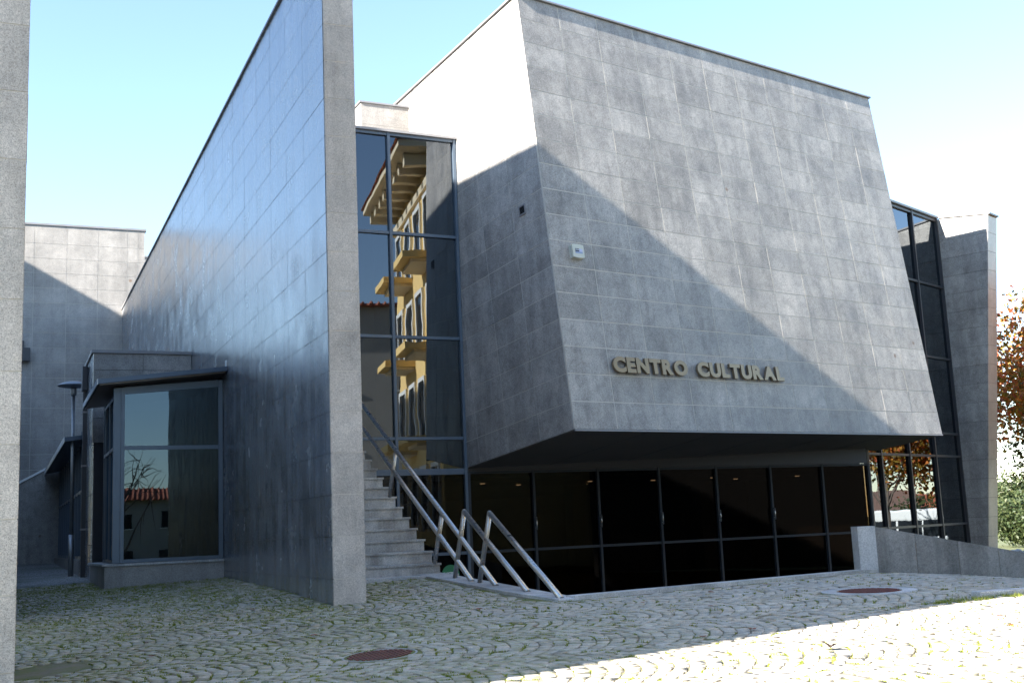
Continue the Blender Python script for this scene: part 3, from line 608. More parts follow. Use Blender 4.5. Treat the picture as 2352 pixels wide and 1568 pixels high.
rwl = thing('retaining_wall', Q2 + DK * 3 - UP * 2, 'dark retaining wall of the sunken patio under the kerb', 'wall')
box('wall_core', Q2 + UP * (-3.5 + EZ) - NK * .10, DK * 4.75, UP * 2.45, NK * .2, 'concrete_ramp', rwl)
box('wall_core', BF(-1.8, 2.26, -3.5), B * 9.4, P * .22, UP * 2.2, 'concrete_ramp', rwl)
DRP = nrm(P + B * (-.40)); NRP = A3(DRP[1], -DRP[0], 0)
rm = thing('ramp_wall', Q3 + DRP * 2 + UP * (-.9 + EZ), 'low concrete ramp wall sloping down to the right beyond the cobbles', 'wall')
RQ = Q3 + NK * .02 - DK * .06
def rtop(s): return -.175 - .215 * s
for s0, s1 in zip([.0, .545, 1.13, 1.69, 2.27, 2.85, 3.4], [.545, 1.13, 1.69, 2.27, 2.85, 3.4, 4.0]):
    v = []
    for off in (0, -.26):
        for s, hi in ((s0 + .003, 0), (s1 - .003, 0), (s1 - .003, 1), (s0 + .003, 1)):
            q_ = RQ + DRP * (s + .12) + NRP * off; v.append(A3(q_[0], q_[1], (rtop(s) if hi else -1.6) + EZ))
    f = orient(v, BOXF); mk('panel', v, f, 'concrete_ramp', rm)
v = []
for off in (.005, -.27):
    for s, z in ((-.13, -1.3), (.118, -1.3), (.118, -.165), (-.13, -.165)): q_ = RQ + DRP * s + NRP * off; v.append(A3(q_[0], q_[1], z + EZ))
o = mk('end_block', v, orient(v, BOXF), 'granite_kerb', rm)
#PART3
# ------------------------------------------------------------------ courtyard left of the blade wall
rw = thing('rear_wall', BF(28.2, -1.6, -.5), 'pale granite rear wall closing the narrow courtyard, upper part sunlit', 'wall')
FA = 28.05
box('wall_core', BF(FA + .006, -4.0, -1.2), P * 4.75, B * 3, UP * 12.38, 'mortar', rw)
panels(rw, 'rw', BF(FA, 0, 0), P, UP, -B, [-4.03, -2.92, -1.86, -.83, .16, .52, .756], [-1.2] + [-.46 + .523 * k for k in range(0, 22)] + [11.18], 'granite_rear', gap=.012,
       )
box('coping', BF(FA - .03, -4.06, 11.182), P * 4.86, B * 3, UP * .07, 'coping_metal', rw)
rb = thing('rear_block', BF(34, 2, 5), 'small grey granite volume peeping behind the rear wall', 'building')
box('wall_core', BF(33, -.5, -1), P * 4, B * 3, UP * 12.4, 'granite_facade', rb)
box('coping', BF(32.96, -.5, 11.402), P * 4.04, B * 3, UP * .07, 'coping_metal', rb)
lo = thing('sloped_low_wall', BF(27.6, -2.8, -.4), 'dark low wall with sloping white cap at the end of the courtyard', 'wall')
prism('wall_core', [BF(27.6, -4, -1), BF(27.6, -1.98, -1), BF(27.6, -1.98, 2.88), BF(27.6, -4, 1.79)], B * .42, 'granite_facade', lo)
prism('cap', [BF(27.55, -4, 1.792), BF(27.55, -1.93, 2.91), BF(27.55, -1.93, 2.99), BF(27.55, -4, 1.872)], B * .44, 'white_flashing', lo)
fl = thing('flood_light', BF(27.9, -3.1, 6.5), 'dark boxy floodlight fixed on the rear wall', 'light')
box('body', BF(27.75, -3.45, 6.35), P * .47, B * .25, UP * .45, 'frame_dark', fl, .01); box('arm', BF(27.9, -3.3, 6.81), P * .12, B * .14, UP * .25, 'frame_dark', fl)
# glazed pavilion
pv = thing('glass_pavilion', BF(9.5, -1, -.7), 'small dark glass pavilion with metal roof and granite plinth against the blade wall', 'pavilion')
QL = -2.087; AF = 7.70; AB = 11.4
box('plinth', BF(AF, QL, -1.2), P * 2.085, B * (AB - AF), UP * (1.2 - .335), 'granite_rear', pv)
box('plinth_cap', BF(AF - .035, QL - .04, -.334), P * 2.124, B * (AB - AF), UP * .042, 'granite_kerb', pv, .005)
def ptop(q): return 2.75 + (q + 1.765) * .0915
zb = -.285
def slopebox(nm, q0, q1, a0, a1, zl, zt, mat):      # top edge follows the roof pitch
    v = [BF(a, q, z(q) if callable(z) else z) for z in (zl, zt) for a, q in ((a0, q0), (a0, q1), (a1, q1), (a1, q0))]
    return mk(nm, v, orient(v, BOXF), mat, pv)
for q0, q1 in ((-1.96, -1.835), (-1.83, -1.765), (-.09, -.012)): slopebox('mullion', q0, q1, AF + .03, AF + .13, zb, lambda q: ptop(q) + .12, 'frame_metal')
box('transom', BF(AF + .04, -1.762, 1.735), P * 1.67, B * .08, UP * .07, 'frame_metal', pv); box('transom', BF(AF + .04, -1.762, zb + .002), P * 1.67, B * .08, UP * .06, 'frame_metal', pv)
slopebox('head_beam', -1.762, -.092, AF + .04, AF + .12, ptop, lambda q: ptop(q) + .13, 'frame_metal')
box('pane', BF(AF + .07, -1.77, zb + .06), P * 1.69, B * .012, UP * 1.96, 'glass_clear', pv)
slopebox('pane', -1.77, -.08, AF + .07, AF + .082, 1.80, lambda q: ptop(q) + .01, 'glass_clear')
ls = [7.83, 8.65, 9.5, 9.86]
for a in ls[1:]: box('mullion', BF(a, -1.955, zb), B * .05, P * .08, UP * 3.05, 'frame_metal', pv)
for a0, a1 in zip(ls[:-1], ls[1:]):
    for z in (zb, 1.735, 2.66): box('transom', BF(a0 + .051, -1.95, z + .001), B * (a1 - a0 - .052), P * .07, UP * .06, 'frame_metal', pv)
    for z0, z1 in ((zb + .06, 1.735), (1.795, 2.66)): box('pane', BF(a0 + .051, -1.92, z0), B * (a1 - a0 - .05), P * .012, UP * (z1 - z0), 'glass_clear', pv)
rt = lambda q: 2.955 + (q + 2.27) * .118
v = [BF(a, q, rt(q) + d) for d in (-.085, 0) for a, q in ((7.25, -2.27), (7.25, -.004), (11.1, -.004), (11.1, -2.27))]; roof = mk('roof', v, orient(v, BOXF), 'roof_metal', pv)
v = [BF(a, q, rt(q) + d) for d in (-.108, -.0865) for a, q in ((7.30, -2.24), (7.30, -.02), (11.1, -.02), (11.1, -2.24))]; mk('soffit', v, orient(v, BOXF), 'soffit_wood', pv)
v = [BF(a, q, rt(-2.27) + d) for d in (-.10, .004) for a, q in ((7.245, -2.285), (7.245, -2.271), (11.1, -2.271), (11.1, -2.285))]; mk('fascia', v, orient(v, BOXF), 'white_flashing', pv)
box('flashing', BF(7.3, -.02, 3.225), B * .1, P * .018, UP * .12, 'white_flashing', pv)
box('back_wall', BF(10.4, -1.9, -1), P * 1.88, B * .1, UP * 3.75, 'interior_dark', pv); box('floor', BF(7.9, -1.9, -.36), P * 1.88, B * 2.4, UP * .05, 'interior_dark', pv)
# stone stair-head block behind the pavilion
sb = thing('stone_lobby_block', BF(13, -1, -.6), 'granite block with flat coping just behind the glass pavilion', 'building')
box('wall_core', BF(11.71, -2.02, -1.2), P * 2.0, B * 3.0, UP * 5.32, 'mortar_dark', sb)
panels(sb, 'sbf', BF(11.679, 0, 0), P, UP, -B, [-2.05, -1.03, -.004], [2.2, 2.72, 3.24, 3.76, 4.12], 'granite_facade')
panels(sb, 'sbl', BF(11.7, -2.052, 0), B, UP, -P, [0, .99, 1.98, 3.0], [-1.2, -.46] + [-.46 + .523 * k for k in range(1, 9)] + [4.12], 'granite_polished')
box('coping', BF(11.64, -2.09, 4.122), P * 2.085, B * 3.1, UP * .065, 'coping_metal', sb)
# rear glazed bay
rbay = thing('rear_glass_bay', BF(20, -1.2, -.5), 'second dark glazed bay with pitched metal roof deeper in the courtyard', 'pavilion')
box('plinth', BF(14.75, -2.10, -1.1), P * 2.08, B * 12.8, UP * .84, 'granite_rear', rbay)
ga = list(np.linspace(15.0, 27.4, 12))
for a in ga: box('mullion', BF(a, -2.0, -.25), B * .06, P * .1, UP * 3.1, 'frame_metal', rbay)
for a0, a1 in zip(ga[:-1], ga[1:]):
    for z in (-.25, 1.35, 2.55): box('transom', BF(a0 + .061, -1.99, z), B * (a1 - a0 - .062), P * .08, UP * .07, 'frame_metal', rbay)
    for z0, z1 in ((-.18, 1.35), (1.42, 2.55)): box('pane', BF(a0 + .061, -1.95, z0), B * (a1 - a0 - .06), P * .012, UP * (z1 - z0), 'glass_clear', rbay)
v = [BF(a, q, z) for z in (0, 1) for a, q in ((14.8, -2.45), (14.8, -.01), (27.5, -.01), (27.5, -2.45))]
v = [p_ - UP * (p_[2] - EZ - (2.5 if i % 4 in (0, 3) else 2.8) - (.1 if i >= 4 else 0) - EZ) * 1 if False else A3(p_[0], p_[1], EZ + (2.5 if i % 4 in (0, 3) else 2.8) + (.1 if i >= 4 else 0)) for i, p_ in enumerate(v)]
mk('roof', v, orient(v, BOXF), 'roof_metal', rbay)
v = [BF(a, q, z) for z in (2.47, 2.605) for a, q in ((14.8, -2.466), (14.8, -2.452), (27.5, -2.452), (27.5, -2.466))]; mk('fascia', v, orient(v, BOXF), 'white_flashing', rbay)
box('back_wall', BF(14.9, -.9, -1), B * 12.6, P * .08, UP * 3.5, 'interior_dark', rbay)
# downpipe and lamp
dp = thing('downpipe', BF(14.3, -2.15, -.6), 'dark square downpipe with hopper head on the lobby block side', 'pipe')
box('hopper', BF(13.15, -2.18, 3.5), B * .3, P * .12, UP * .55, 'frame_dark', dp, .01); box('pipe', BF(13.24, -2.15, -.62), B * .1, P * .09, UP * 4.12, 'frame_dark', dp)
for z in (.4, 1.8, 3.0): box('bracket', BF(13.22, -2.17, z), B * .14, P * .115, UP * .04, 'coping_metal', dp)
lp = thing('street_lamp', BF(15.0, -2.26, -.6), 'galvanised lamp post with flat disc head in the courtyard', 'lamp')
def LP(z): return BF(15.0, -2.26, z)
lg = float(gz(*LP(0)[:2])) - EZ
# the lamp stands where the courtyard view shows it
tube('post', [LP(lg - .05), LP(lg + .95)], .062, 'galvanised', lp, 16); tube('post', [LP(lg + .951), LP(3.62)], [.045, .04], 'galvanised', lp, 16)
lathe('collar', LP(3.6), [(.055, 0), (.075, .04), (.075, .16), (.05, .2)], 'galvanised', lp)
lathe('head', LP(3.78), [(.06, 0), (.34, .045), (.37, .065), (.36, .075), (.26, .13), (.12, .165), (.03, .172)], 'galvanised', lp, 32)
for k in range(5): w_ = -2.2 + k * .18; box('vent_slot', LP(3.905) + A3(math.cos(w_) * .20, math.sin(w_) * .20, 0), A3(math.cos(w_), math.sin(w_), -.35) * .09, A3(-math.sin(w_), math.cos(w_), 0) * .018, UP * .012, 'frame_dark', lp)
# left pier wall
LQ = -3.70; LA = -5.47
lw = thing('left_pier_wall', BF(LA + 1.6, LQ - .5, -1), 'rough pale granite pier cut by the left edge of the picture', 'wall')
box('wall_core', BF(LA + .006, LQ - 1.1, -1.8), P * 1.094, B * 4.4, UP * 10.1, 'mortar', lw)
zr2 = [-1.8, -1.343, -.82, -.2996] + [-.2996 + .523 * k for k in range(1, 17)]
panels(lw, 'lwf', BF(LA, 0, 0), P, UP, -B, [LQ - 1.13, LQ - .001], zr2, 'granite_pier', gap=.008)
panels(lw, 'lws', BF(LA + .031, LQ, 0), B, UP, P, [0, 1.09, 2.18, 3.27, 4.36], zr2, 'granite_pier', gap=.008)
cwl = thing('shade_wall', BF(7.5, -3.9, -1), 'plain granite wall added unseen behind the pier to darken the courtyard', 'wall')  # unseen, added to cut skylight at the back of the courtyard
box('wall_core', BF(2.6, -4.15, -1.5), B * 9.2, P * .3, UP * 7.6, 'granite_facade', cwl); box('coping', BF(2.55, -4.18, 6.102), B * 9.3, P * .36, UP * .06, 'coping_metal', cwl)
# ------------------------------------------------------------------ small things on the ground
def disc_frame(x, y):
    e = .15; z = float(gz(x, y)); gx_ = (float(gz(x + e, y)) - float(gz(x - e, y))) / (2 * e); gy_ = (float(gz(x, y + e)) - float(gz(x, y - e))) / (2 * e)
    return A3(x, y, z), nrm((-gx_, -gy_, 1))
def manhole(i, label, ri, ro, cover, ringmat):
    x, y, _ = MAN[i]; C, nn = disc_frame(x, y)
    th_ = thing('manhole_cover', C, label, 'manhole cover', 'rusty iron covers in the cobbles' if cover == 'iron_rust' else None)
    lathe('frame_ring', C - nn * .04, [(ri + .008, 0), (ro, 0), (ro, .034), (ri + .008, .034), (ri + .008, 0)], ringmat, th_, 40, nn, False)
    lathe('cover', C - nn * .04, [(ri, 0), (ri, .026), (ri - .02, .030)], cover, th_, 40, nn)
    if cover == 'iron_rust':
        a = nrm(np.cross(nn, A3(.9, .35, 0))); b_ = np.cross(nn, a)
        for k in range(-7, 8):
            d = k * ri / 8; L = math.sqrt(max((ri - .03) ** 2 - d * d, 0)); box('tread_bar', C - nn * .0095 + b_ * d - a * L - b_ * .012, a * 2 * L, b_ * .022, nn * .007, cover, th_)
manhole(0, 'rusty round manhole cover nearest the camera, left of centre', .30, .325, 'iron_rust', 'concrete_slab')
manhole(1, 'rusty round manhole cover in a pale ring near the ramp wall', .335, .50, 'iron_rust', 'granite_kerb')
manhole(2, 'round grey concrete manhole slab beside the left pier', .42, .45, 'concrete_slab', 'joint_earth')
# pale kerb fragment at far right
kx, ky = 4.47, 11.68
kk = thing('border_kerb', A3(5.5, 12, float(gz(5.5, 12))), 'sunlit pale kerb stone at the right edge of the cobbles', 'kerb')
for k in range(3):
    o0 = A3(kx, ky, 0) + nrm(A3(.95, .31, 0)) * (k * 1.02); o0[2] = float(gz(o0[0] + .5, o0[1])) - .25
    box('kerb_stone', o0, nrm(A3(.95, .31, 0)) * 1.01, A3(-.02, .16, 0), UP * .31, 'granite_kerb', kk, .012)
gcx = rng.uniform(3.1, 7.0, 500); gcy = 11.66 + (gcx - 4.47) * np.where(gcx < 4.47, .43, .326) - np.abs(rng.normal(0, .09, 500)) - np.where(gcx < 4.47, rng.uniform(0, .12, 500), 0)
keep_ = rng.random(500) < np.where(gcx < 3.9, .12, np.where(gcx < 4.47, .4, .5))
Tg = blades(gcx[keep_], gcy[keep_], 10, .012, .045, np.tile([1., 0.], (keep_.sum(), 1)), np.full(keep_.sum(), .08), .004)
mg = bpy.data.meshes.new('grass'); mg.from_pydata(Tg.reshape(-1, 3).tolist(), [], np.arange(len(Tg) * 3).reshape(-1, 3).tolist()); mg.materials.append(MATS['grass_blade'])
tag(link(bpy.data.objects.new('grass', mg), None, Matrix.Identity(4)), 'tufts of longer grass along the sunlit kerb at far right', 'grass', None, 'stuff')
# fallen leaves
def leafmesh(s):
    pts = [(0, -.5), (.12, -.2), (.42, -.28), (.22, .02), (.45, .25), (.12, .18), (0, .55), (-.12, .18), (-.45, .25), (-.22, .02), (-.42, -.28), (-.12, -.2)]
    v = [(x * s, y * s, random.uniform(.0, .16) * s) for x, y in pts] + [(0, 0, .02 * s)]; f = [(i, (i + 1) % 12, 12) for i in range(12)]; return v, f
LEAF = [(-3.6, 11.5, 'reddish leaf left of the nearest manhole cover'), (1.95, 10.22, 'red leaf just inside the shadow edge, right of centre'), (1.48, 9.94, 'dark red leaf at the shadow edge, left of another red leaf'), (2.15, 9.0, 'pale brown leaf touching the blackened leaf in the sun'),
    (-.5, 13.3, 'brown leaf in front of the stair kerb'), (1.3, 13.0, 'brown leaf before the corner where the railing ends'), (2.2, 13.9, 'brown leaf close to the patio kerb'), (3.0, 14.7, 'brown leaf on the cobbles left of the ramp wall end'), (1.9, 12.1, 'brown leaf in the shaded cobbles between manhole cover and railing'),
    (2.9, 12.6, 'brown leaf just left of the ringed manhole cover'), (-2.1, 11.9, 'brown leaf in front of the blade wall pier'), (-4.0, 12.6, 'brown leaf in the mossy cobbles near the left pier'), (3.9, 9.6, 'reddish leaf in the sunlit cobbles at far right'), (4.05, 10.2, 'small red leaf below the sunlit kerb grass'), (.1, 11.3, 'brown leaf right of the nearest manhole cover'), (-3.4, 14.9, 'brown leaf on the moss beside the blade wall')]
for x, y, cl in LEAF:
    s = random.uniform(.055, .095); v, f = leafmesh(s); z = float(gz(x, y)) + .012; w_ = random.uniform(0, 6.3); c_, s_ = math.cos(w_), math.sin(w_)
    o = mk('fallen_leaf', [(x + c_ * a - s_ * b_, y + s_ * a + c_ * b_, z + d) for a, b_, d in v], f, 'dead_leaf'); tag(o, 'dry ' + cl, 'leaf', 'fallen autumn leaves on the cobbles')
x, y = 2.28, 8.97; v, f = leafmesh(.13); z = float(gz(x, y)) + .012
o = mk('fallen_leaf', [(x + a, y + b_, z + abs(a) * .55 + d * 1.6) for a, b_, d in v], f, 'dark_leaf'); tag(o, 'blackened folded leaf on the sunlit cobbles at lower right', 'leaf', 'fallen autumn leaves on the cobbles')
# round green notice on the foyer glass
gs_ = thing('green_notice', LBP - DC * .42 + NC * .02 + UP * (-.62 + EZ - .2), 'round green notice on the glass behind the railing', 'notice')
gc = LBP - DC * .43 - NC * .06 + UP * (-.83 + EZ)
lathe('disc', gc, [(.19, 0), (.19, .004)], 'print_green', gs_, 32, NC)
box('teal_band', gc - DC * .185 - UP * .13 + NC * .0045, DC * .37, UP * .14, NC * .001, 'print_teal', gs_)
word(gs_, 'MANTENHA', gc - DC * .165 - UP * .0 + NC * .0062, DC, UP, NC, .33, .045, .001, 'print_white', .12); word(gs_, 'DISTANCIA', gc - DC * .165 - UP * .07 + NC * .0062, DC, UP, NC, .33, .045, .001, 'print_white', .12)
#PART4
# ------------------------------------------------------------------ surroundings (seen in the glass, casting the shadow)
Lh = nrm(A3(-.568, .823, 0)); gdir = nrm(A3(.951, .309, 0)); CC = A3(-9.679, -2.352, 20.0)
tb = thing('apartment_tower', A3(CC[0], CC[1], 0) + Lh * 24 - gdir * 6, 'unseen tall pale block left of the forecourt, end raked to shape the broad shadow', 'building')
zt = CC[2]; nE = A3(.823, .568, 0); RK = .206                       # end leans out to fit the ground shadow edge; pale walls add bounce
prism('front_wall', [CC + UP * EZ, CC + Lh * 46 + UP * EZ, A3(*(CC + Lh * 46)[:2], -2), A3(*(CC + Lh * RK * (zt + 2 + EZ))[:2], -2)], -nE * .35, 'white_stucco', tb)
prism('wall', [A3(*(CC + Lh * 15)[:2], -2) - nE * .36, A3(*(CC + Lh * 45.9)[:2], -2) - nE * .36, A3(*(CC + Lh * 45.9)[:2], -2) - nE * 14, A3(*(CC + Lh * 15)[:2], -2) - nE * 14], UP * (zt + EZ + 1.9), 'white_stucco', tb)
box('shadow_slab', CC + UP * (EZ - .3) - Lh * 15 - nE * 12, Lh * 15, nE * 12, UP * .299, 'white_stucco', tb)  # unseen slab added to throw shade on the lower yellow building
for fl_ in range(6):
    for k in range(9): box('window', A3(CC[0], CC[1], .4 + 3.3 * fl_) + Lh * (17 + 3.2 * k) - nE * .05, Lh * 1.4, UP * 1.5, nE * .08, 'window_dark', tb)
# shaded wing left of the courtyard, mirrored in the polished blade wall
wg = thing('courtyard_wing', BF(20, -6, -1), 'shaded granite wing with rising roofline along the left of the courtyard', 'building')
prism('wall', [BF(9, -4.2, -1.6), BF(28.0, -4.2, -1.6), BF(28.0, -4.2, 6.8), BF(17, -4.2, 2.3), BF(9, -4.2, -.6)], -P * 5, 'granite_facade', wg)
prism('roof', [BF(9, -4.15, -.595), BF(17, -4.15, 2.31), BF(28.0, -4.15, 6.81), BF(28.0, -4.15, 6.9), BF(17, -4.15, 2.4), BF(9, -4.15, -.505)], -P * 5.1, 'roof_metal', wg)
# yellow building mirrored in the curtain wall
YA = A3(10.78, 12.75, -1.4); fy = ang(-54); ny = A3(fy[1], -fy[0], 0)
yb = thing('yellow_building', YA + fy * 9 - ny * 5, 'yellow building with bracketed eaves and balconies, mirrored in the curtain wall', 'building')
YL, YH = 8.6, 13.62
box('wall', YA, fy * YL, -ny * 11, UP * (YH + EZ + 1.4), 'yellow_stucco', yb)
ev_ = box('eave', YA - fy * .5 + ny * 1.35 + UP * (YH + EZ + 1.4), fy * (YL + .8), -ny * 13, UP * .22, 'cream_paint', yb)
for k in range(8): box('bracket', YA + fy * (.3 + 1.14 * k) + ny * .002 + UP * (YH + EZ + 1.4 - .42), fy * .32, ny * 1.05, UP * .40, 'cream_paint', yb)
box('cornice', YA - fy * .02 + ny * .002 + UP * (YH + EZ + .4), fy * YL, ny * .14, UP * .32, 'cream_paint', yb)
v0 = YA - fy * .6 + ny * 1.45 + UP * (YH + EZ + 1.63); rp = [v0, v0 + fy * (YL + .95), v0 + fy * (YL - 2) - ny * 7 + UP * 2.4, v0 + fy * 5 - ny * 7 + UP * 2.4]
rf = mk('roof', rp + [v0 - ny * 13.2, v0 + fy * (YL + .95) - ny * 13.2], [(0, 1, 2, 3), (1, 5, 2), (0, 3, 4), (3, 2, 5, 4), (0, 4, 5, 1)], 'roof_tile', yb)
for fl_, zf_ in enumerate((.14, 3.46, 6.78, 10.1)):
    for k in range(4):
        s_ = .7 + 2.1 * k; wz = YA + fy * s_ + UP * (zf_ + EZ + 1.4 + .05)
        win = box('window', wz - ny * .02, fy * 1.1, UP * 2.15, ny * .05, 'window_dark', yb)
        for a0, a1, b0, b1 in ((-.16, 0, -.1, 2.32), (1.1, 1.26, -.1, 2.32), (.001, 1.099, 2.151, 2.32)): box('window_frame', wz + fy * a0 + UP * b0 + ny * .001, fy * (a1 - a0), UP * (b1 - b0), ny * .09, 'white_paint', win)
    if fl_ > 0:
        for s_ in (1.0, 5.3):
            bz = YA + fy * (s_ - .45) + UP * (zf_ + EZ + 1.4 - .28) + ny * .002
            bal = box('balcony', bz, fy * 2.3, ny * 1.15, UP * .24, 'yellow_stucco', yb)
            box('underside', bz + fy * .15 + ny * .0 - UP * .12, fy * 2.0, ny * .8, UP * .118, 'cream_paint', bal)
def house(name, C, dx, w, d, h, rh, wall, label, tiles=True, rmat='roof_tile'):
    dx = nrm(dx); dy = A3(-dx[1], dx[0], 0); hs = thing(name, C, label, 'house')
    box('wall', C - dx * w / 2 - dy * d / 2, dx * w, dy * d, UP * h, wall, hs)
    e = .5; b0 = C - dx * (w / 2 + e) - dy * (d / 2 + e) + UP * h; v = [b0, b0 + dx * (w + 2 * e), b0 + dx * (w + 2 * e) + dy * (d + 2 * e), b0 + dy * (d + 2 * e), b0 + dy * (d / 2 + e) + dx * e + UP * rh, b0 + dy * (d / 2 + e) + dx * (w + e) + UP * rh]
    roof = mk('roof', v, [(0, 1, 5, 4), (2, 3, 4, 5), (0, 4, 3), (1, 2, 5), (0, 3, 2, 1)], rmat, hs)
    nn = int((w + 2 * e) / .42)
    for sgn_ in (0, 1):
        bb = b0 + dy * (sgn_ * (d + 2 * e)); tp = b0 + dy * (d / 2 + e) + UP * rh
        for k in range(nn if tiles else 0): tube('tile_row', [bb + dx * (.2 + k * .42) + UP * .03, tp + dx * (.2 + k * .42) + UP * .03], .09, 'roof_tile', hs, 6)
    nw = max(2, int(w / 3)); 
    for fl_ in range(max(1, int(h // 3.1))):
        for k in range(nw):
            for yy, s_ in ((-d / 2, -1), (d / 2, 1)):
                wv = box('window', C + dx * (-w / 2 + (k + .5) * w / nw - .5) + dy * (yy - .04) + UP * (1.0 + 3.1 * fl_), dx * 1.0, dy * .08, UP * 1.35, 'window_dark', hs)
                box('sill', C + dx * (-w / 2 + (k + .5) * w / nw - .6) + dy * (yy - .1) + UP * (.92 + 3.1 * fl_), dx * 1.2, dy * .2, UP * .08, 'white_paint', wv)
    return hs
house('town_house', A3(28.6, -8.6, -1), A3(.71, .70, 0), 14, 9, 15.0, 1.1, 'grey_stucco', 'tall grey house with red tiled roof mirrored left in the curtain wall')
house('low_house', A3(36, -52, -1.2), A3(.86, .5, 0), 26, 8, 6.3, 1.3, 'grey_stucco', 'low house with red tiled roof mirrored in the pavilion glass')
hy = lambda x, y: float(tz(np.array(x), np.array(y)))
house('white_house', A3(92, 66, hy(92, 66)), A3(.35, -.93, 0), 11, 8, 4.6, 1.6, 'white_stucco', 'white house with orange roof mirrored at the right of the side glass')
house('brown_roof_house', A3(84, 48, hy(84, 48)), A3(.3, -.95, 0), 20, 9, 3.7, 2.6, 'white_stucco', 'long pale house with broad brown roof mirrored in the side glass', False, 'brown_tile')
gr_ = thing('added_garage_row', A3(17, 22, -1.4), 'unseen low brown garage row added right of the ramp to darken the foyer reflections', 'garage')  # unseen dark block, added so the foyer glass mirrors no bright sky
hd = nrm(A3(.52, .85, 0)); hn = A3(hd[1], -hd[0], 0); GO = A3(13.4, 17.0, -1.4)
box('wall', GO, hd * 13, hn * 5, UP * 5.2, 'brown_render', gr_); box('roof', GO - hd * .2 - hn * .25 + UP * 5.201, hd * 13.4, hn * 5.5, UP * .2, 'coping_metal', gr_)
for k in range(4): box('garage_door', GO + hd * (.6 + 3.1 * k) - hn * .03 + UP * .25, hd * 2.5, hn * .06, UP * 2.3, 'interior_brown', gr_)
bb_ = thing('street_block', A3(-2, -36, -1.6), 'dark plain street block behind the camera, mirrored in the pavilion glass', 'building')
box('wall', A3(-22, -42, -2.5), A3(34, 2, 0), A3(0, 10, 0), UP * 17, 'brown_render', bb_)
for k in range(9):
    for f_ in range(4): box('window', A3(-20 + 3.6 * k, -32 + .212 * k, .2 + 3.4 * f_), A3(1.3, .076, 0), A3(0, .08, 0), UP * 1.6, 'window_dark', bb_)
# bus mirrored in the side glass
def bus(C, dx):
    dx = nrm(dx); dy = A3(-dx[1], dx[0], 0); L, Wd, H = 11.5, 2.5, 3.05; b = thing('parked_bus', C, 'white and green bus mirrored low in the angled side glass', 'bus'); O = C - dx * L / 2 - dy * Wd / 2
    box('lower_body', O + UP * .35, dx * L, dy * Wd, UP * .55, 'bus_green', b, .06); box('body', O + UP * .902, dx * L, dy * Wd, UP * .5, 'bus_white', b, .03)
    box('window_band', O + UP * 1.40 + dx * .05 + dy * .03, dx * (L - .1), dy * (Wd - .06), UP * .98, 'window_dark', b, .03); box('roof', O + UP * 2.37, dx * L, dy * Wd, UP * .68, 'bus_white', b, .12)
    for k in range(9):
        for y_ in (-.012, Wd - .04): box('pillar', O + dx * (.05 + k * (L - .2) / 8) + dy * y_ + UP * 1.405, dx * .11, dy * .052, UP * .97, 'bus_white', b)
    for y_ in (.0, Wd - .3):
        for x_ in (2.2, 8.4): w_ = lathe('wheel', O + dx * x_ + dy * (y_ + .001) + UP * .48, [(.48, 0), (.48, .28)], 'rubber', b, 24, dy); lathe('rim', O + dx * x_ + dy * (y_ - .01) + UP * .48, [(.27, 0), (.25, .30)], 'galvanised', w_, 20, dy)
    for y_ in (.2, Wd - .5): box('tail_light', O + dx * -.012 + dy * y_ + UP * 1.0, dx * .02, dy * .3, UP * .35, 'red_light', b)
bus(A3(50.5, 46.3, hy(50.5, 46.3)), A3(.33, -.94, 0))
o = mk('road', [A3(x_, y_, hy(x_, y_) + .006) for x_, y_ in ((44, 80), (60, 80), (78, 10), (60, 10))], [(0, 3, 2, 1)], 'asphalt'); tag(o, 'asphalt road beyond the building where the bus stands', None, None, 'structure')
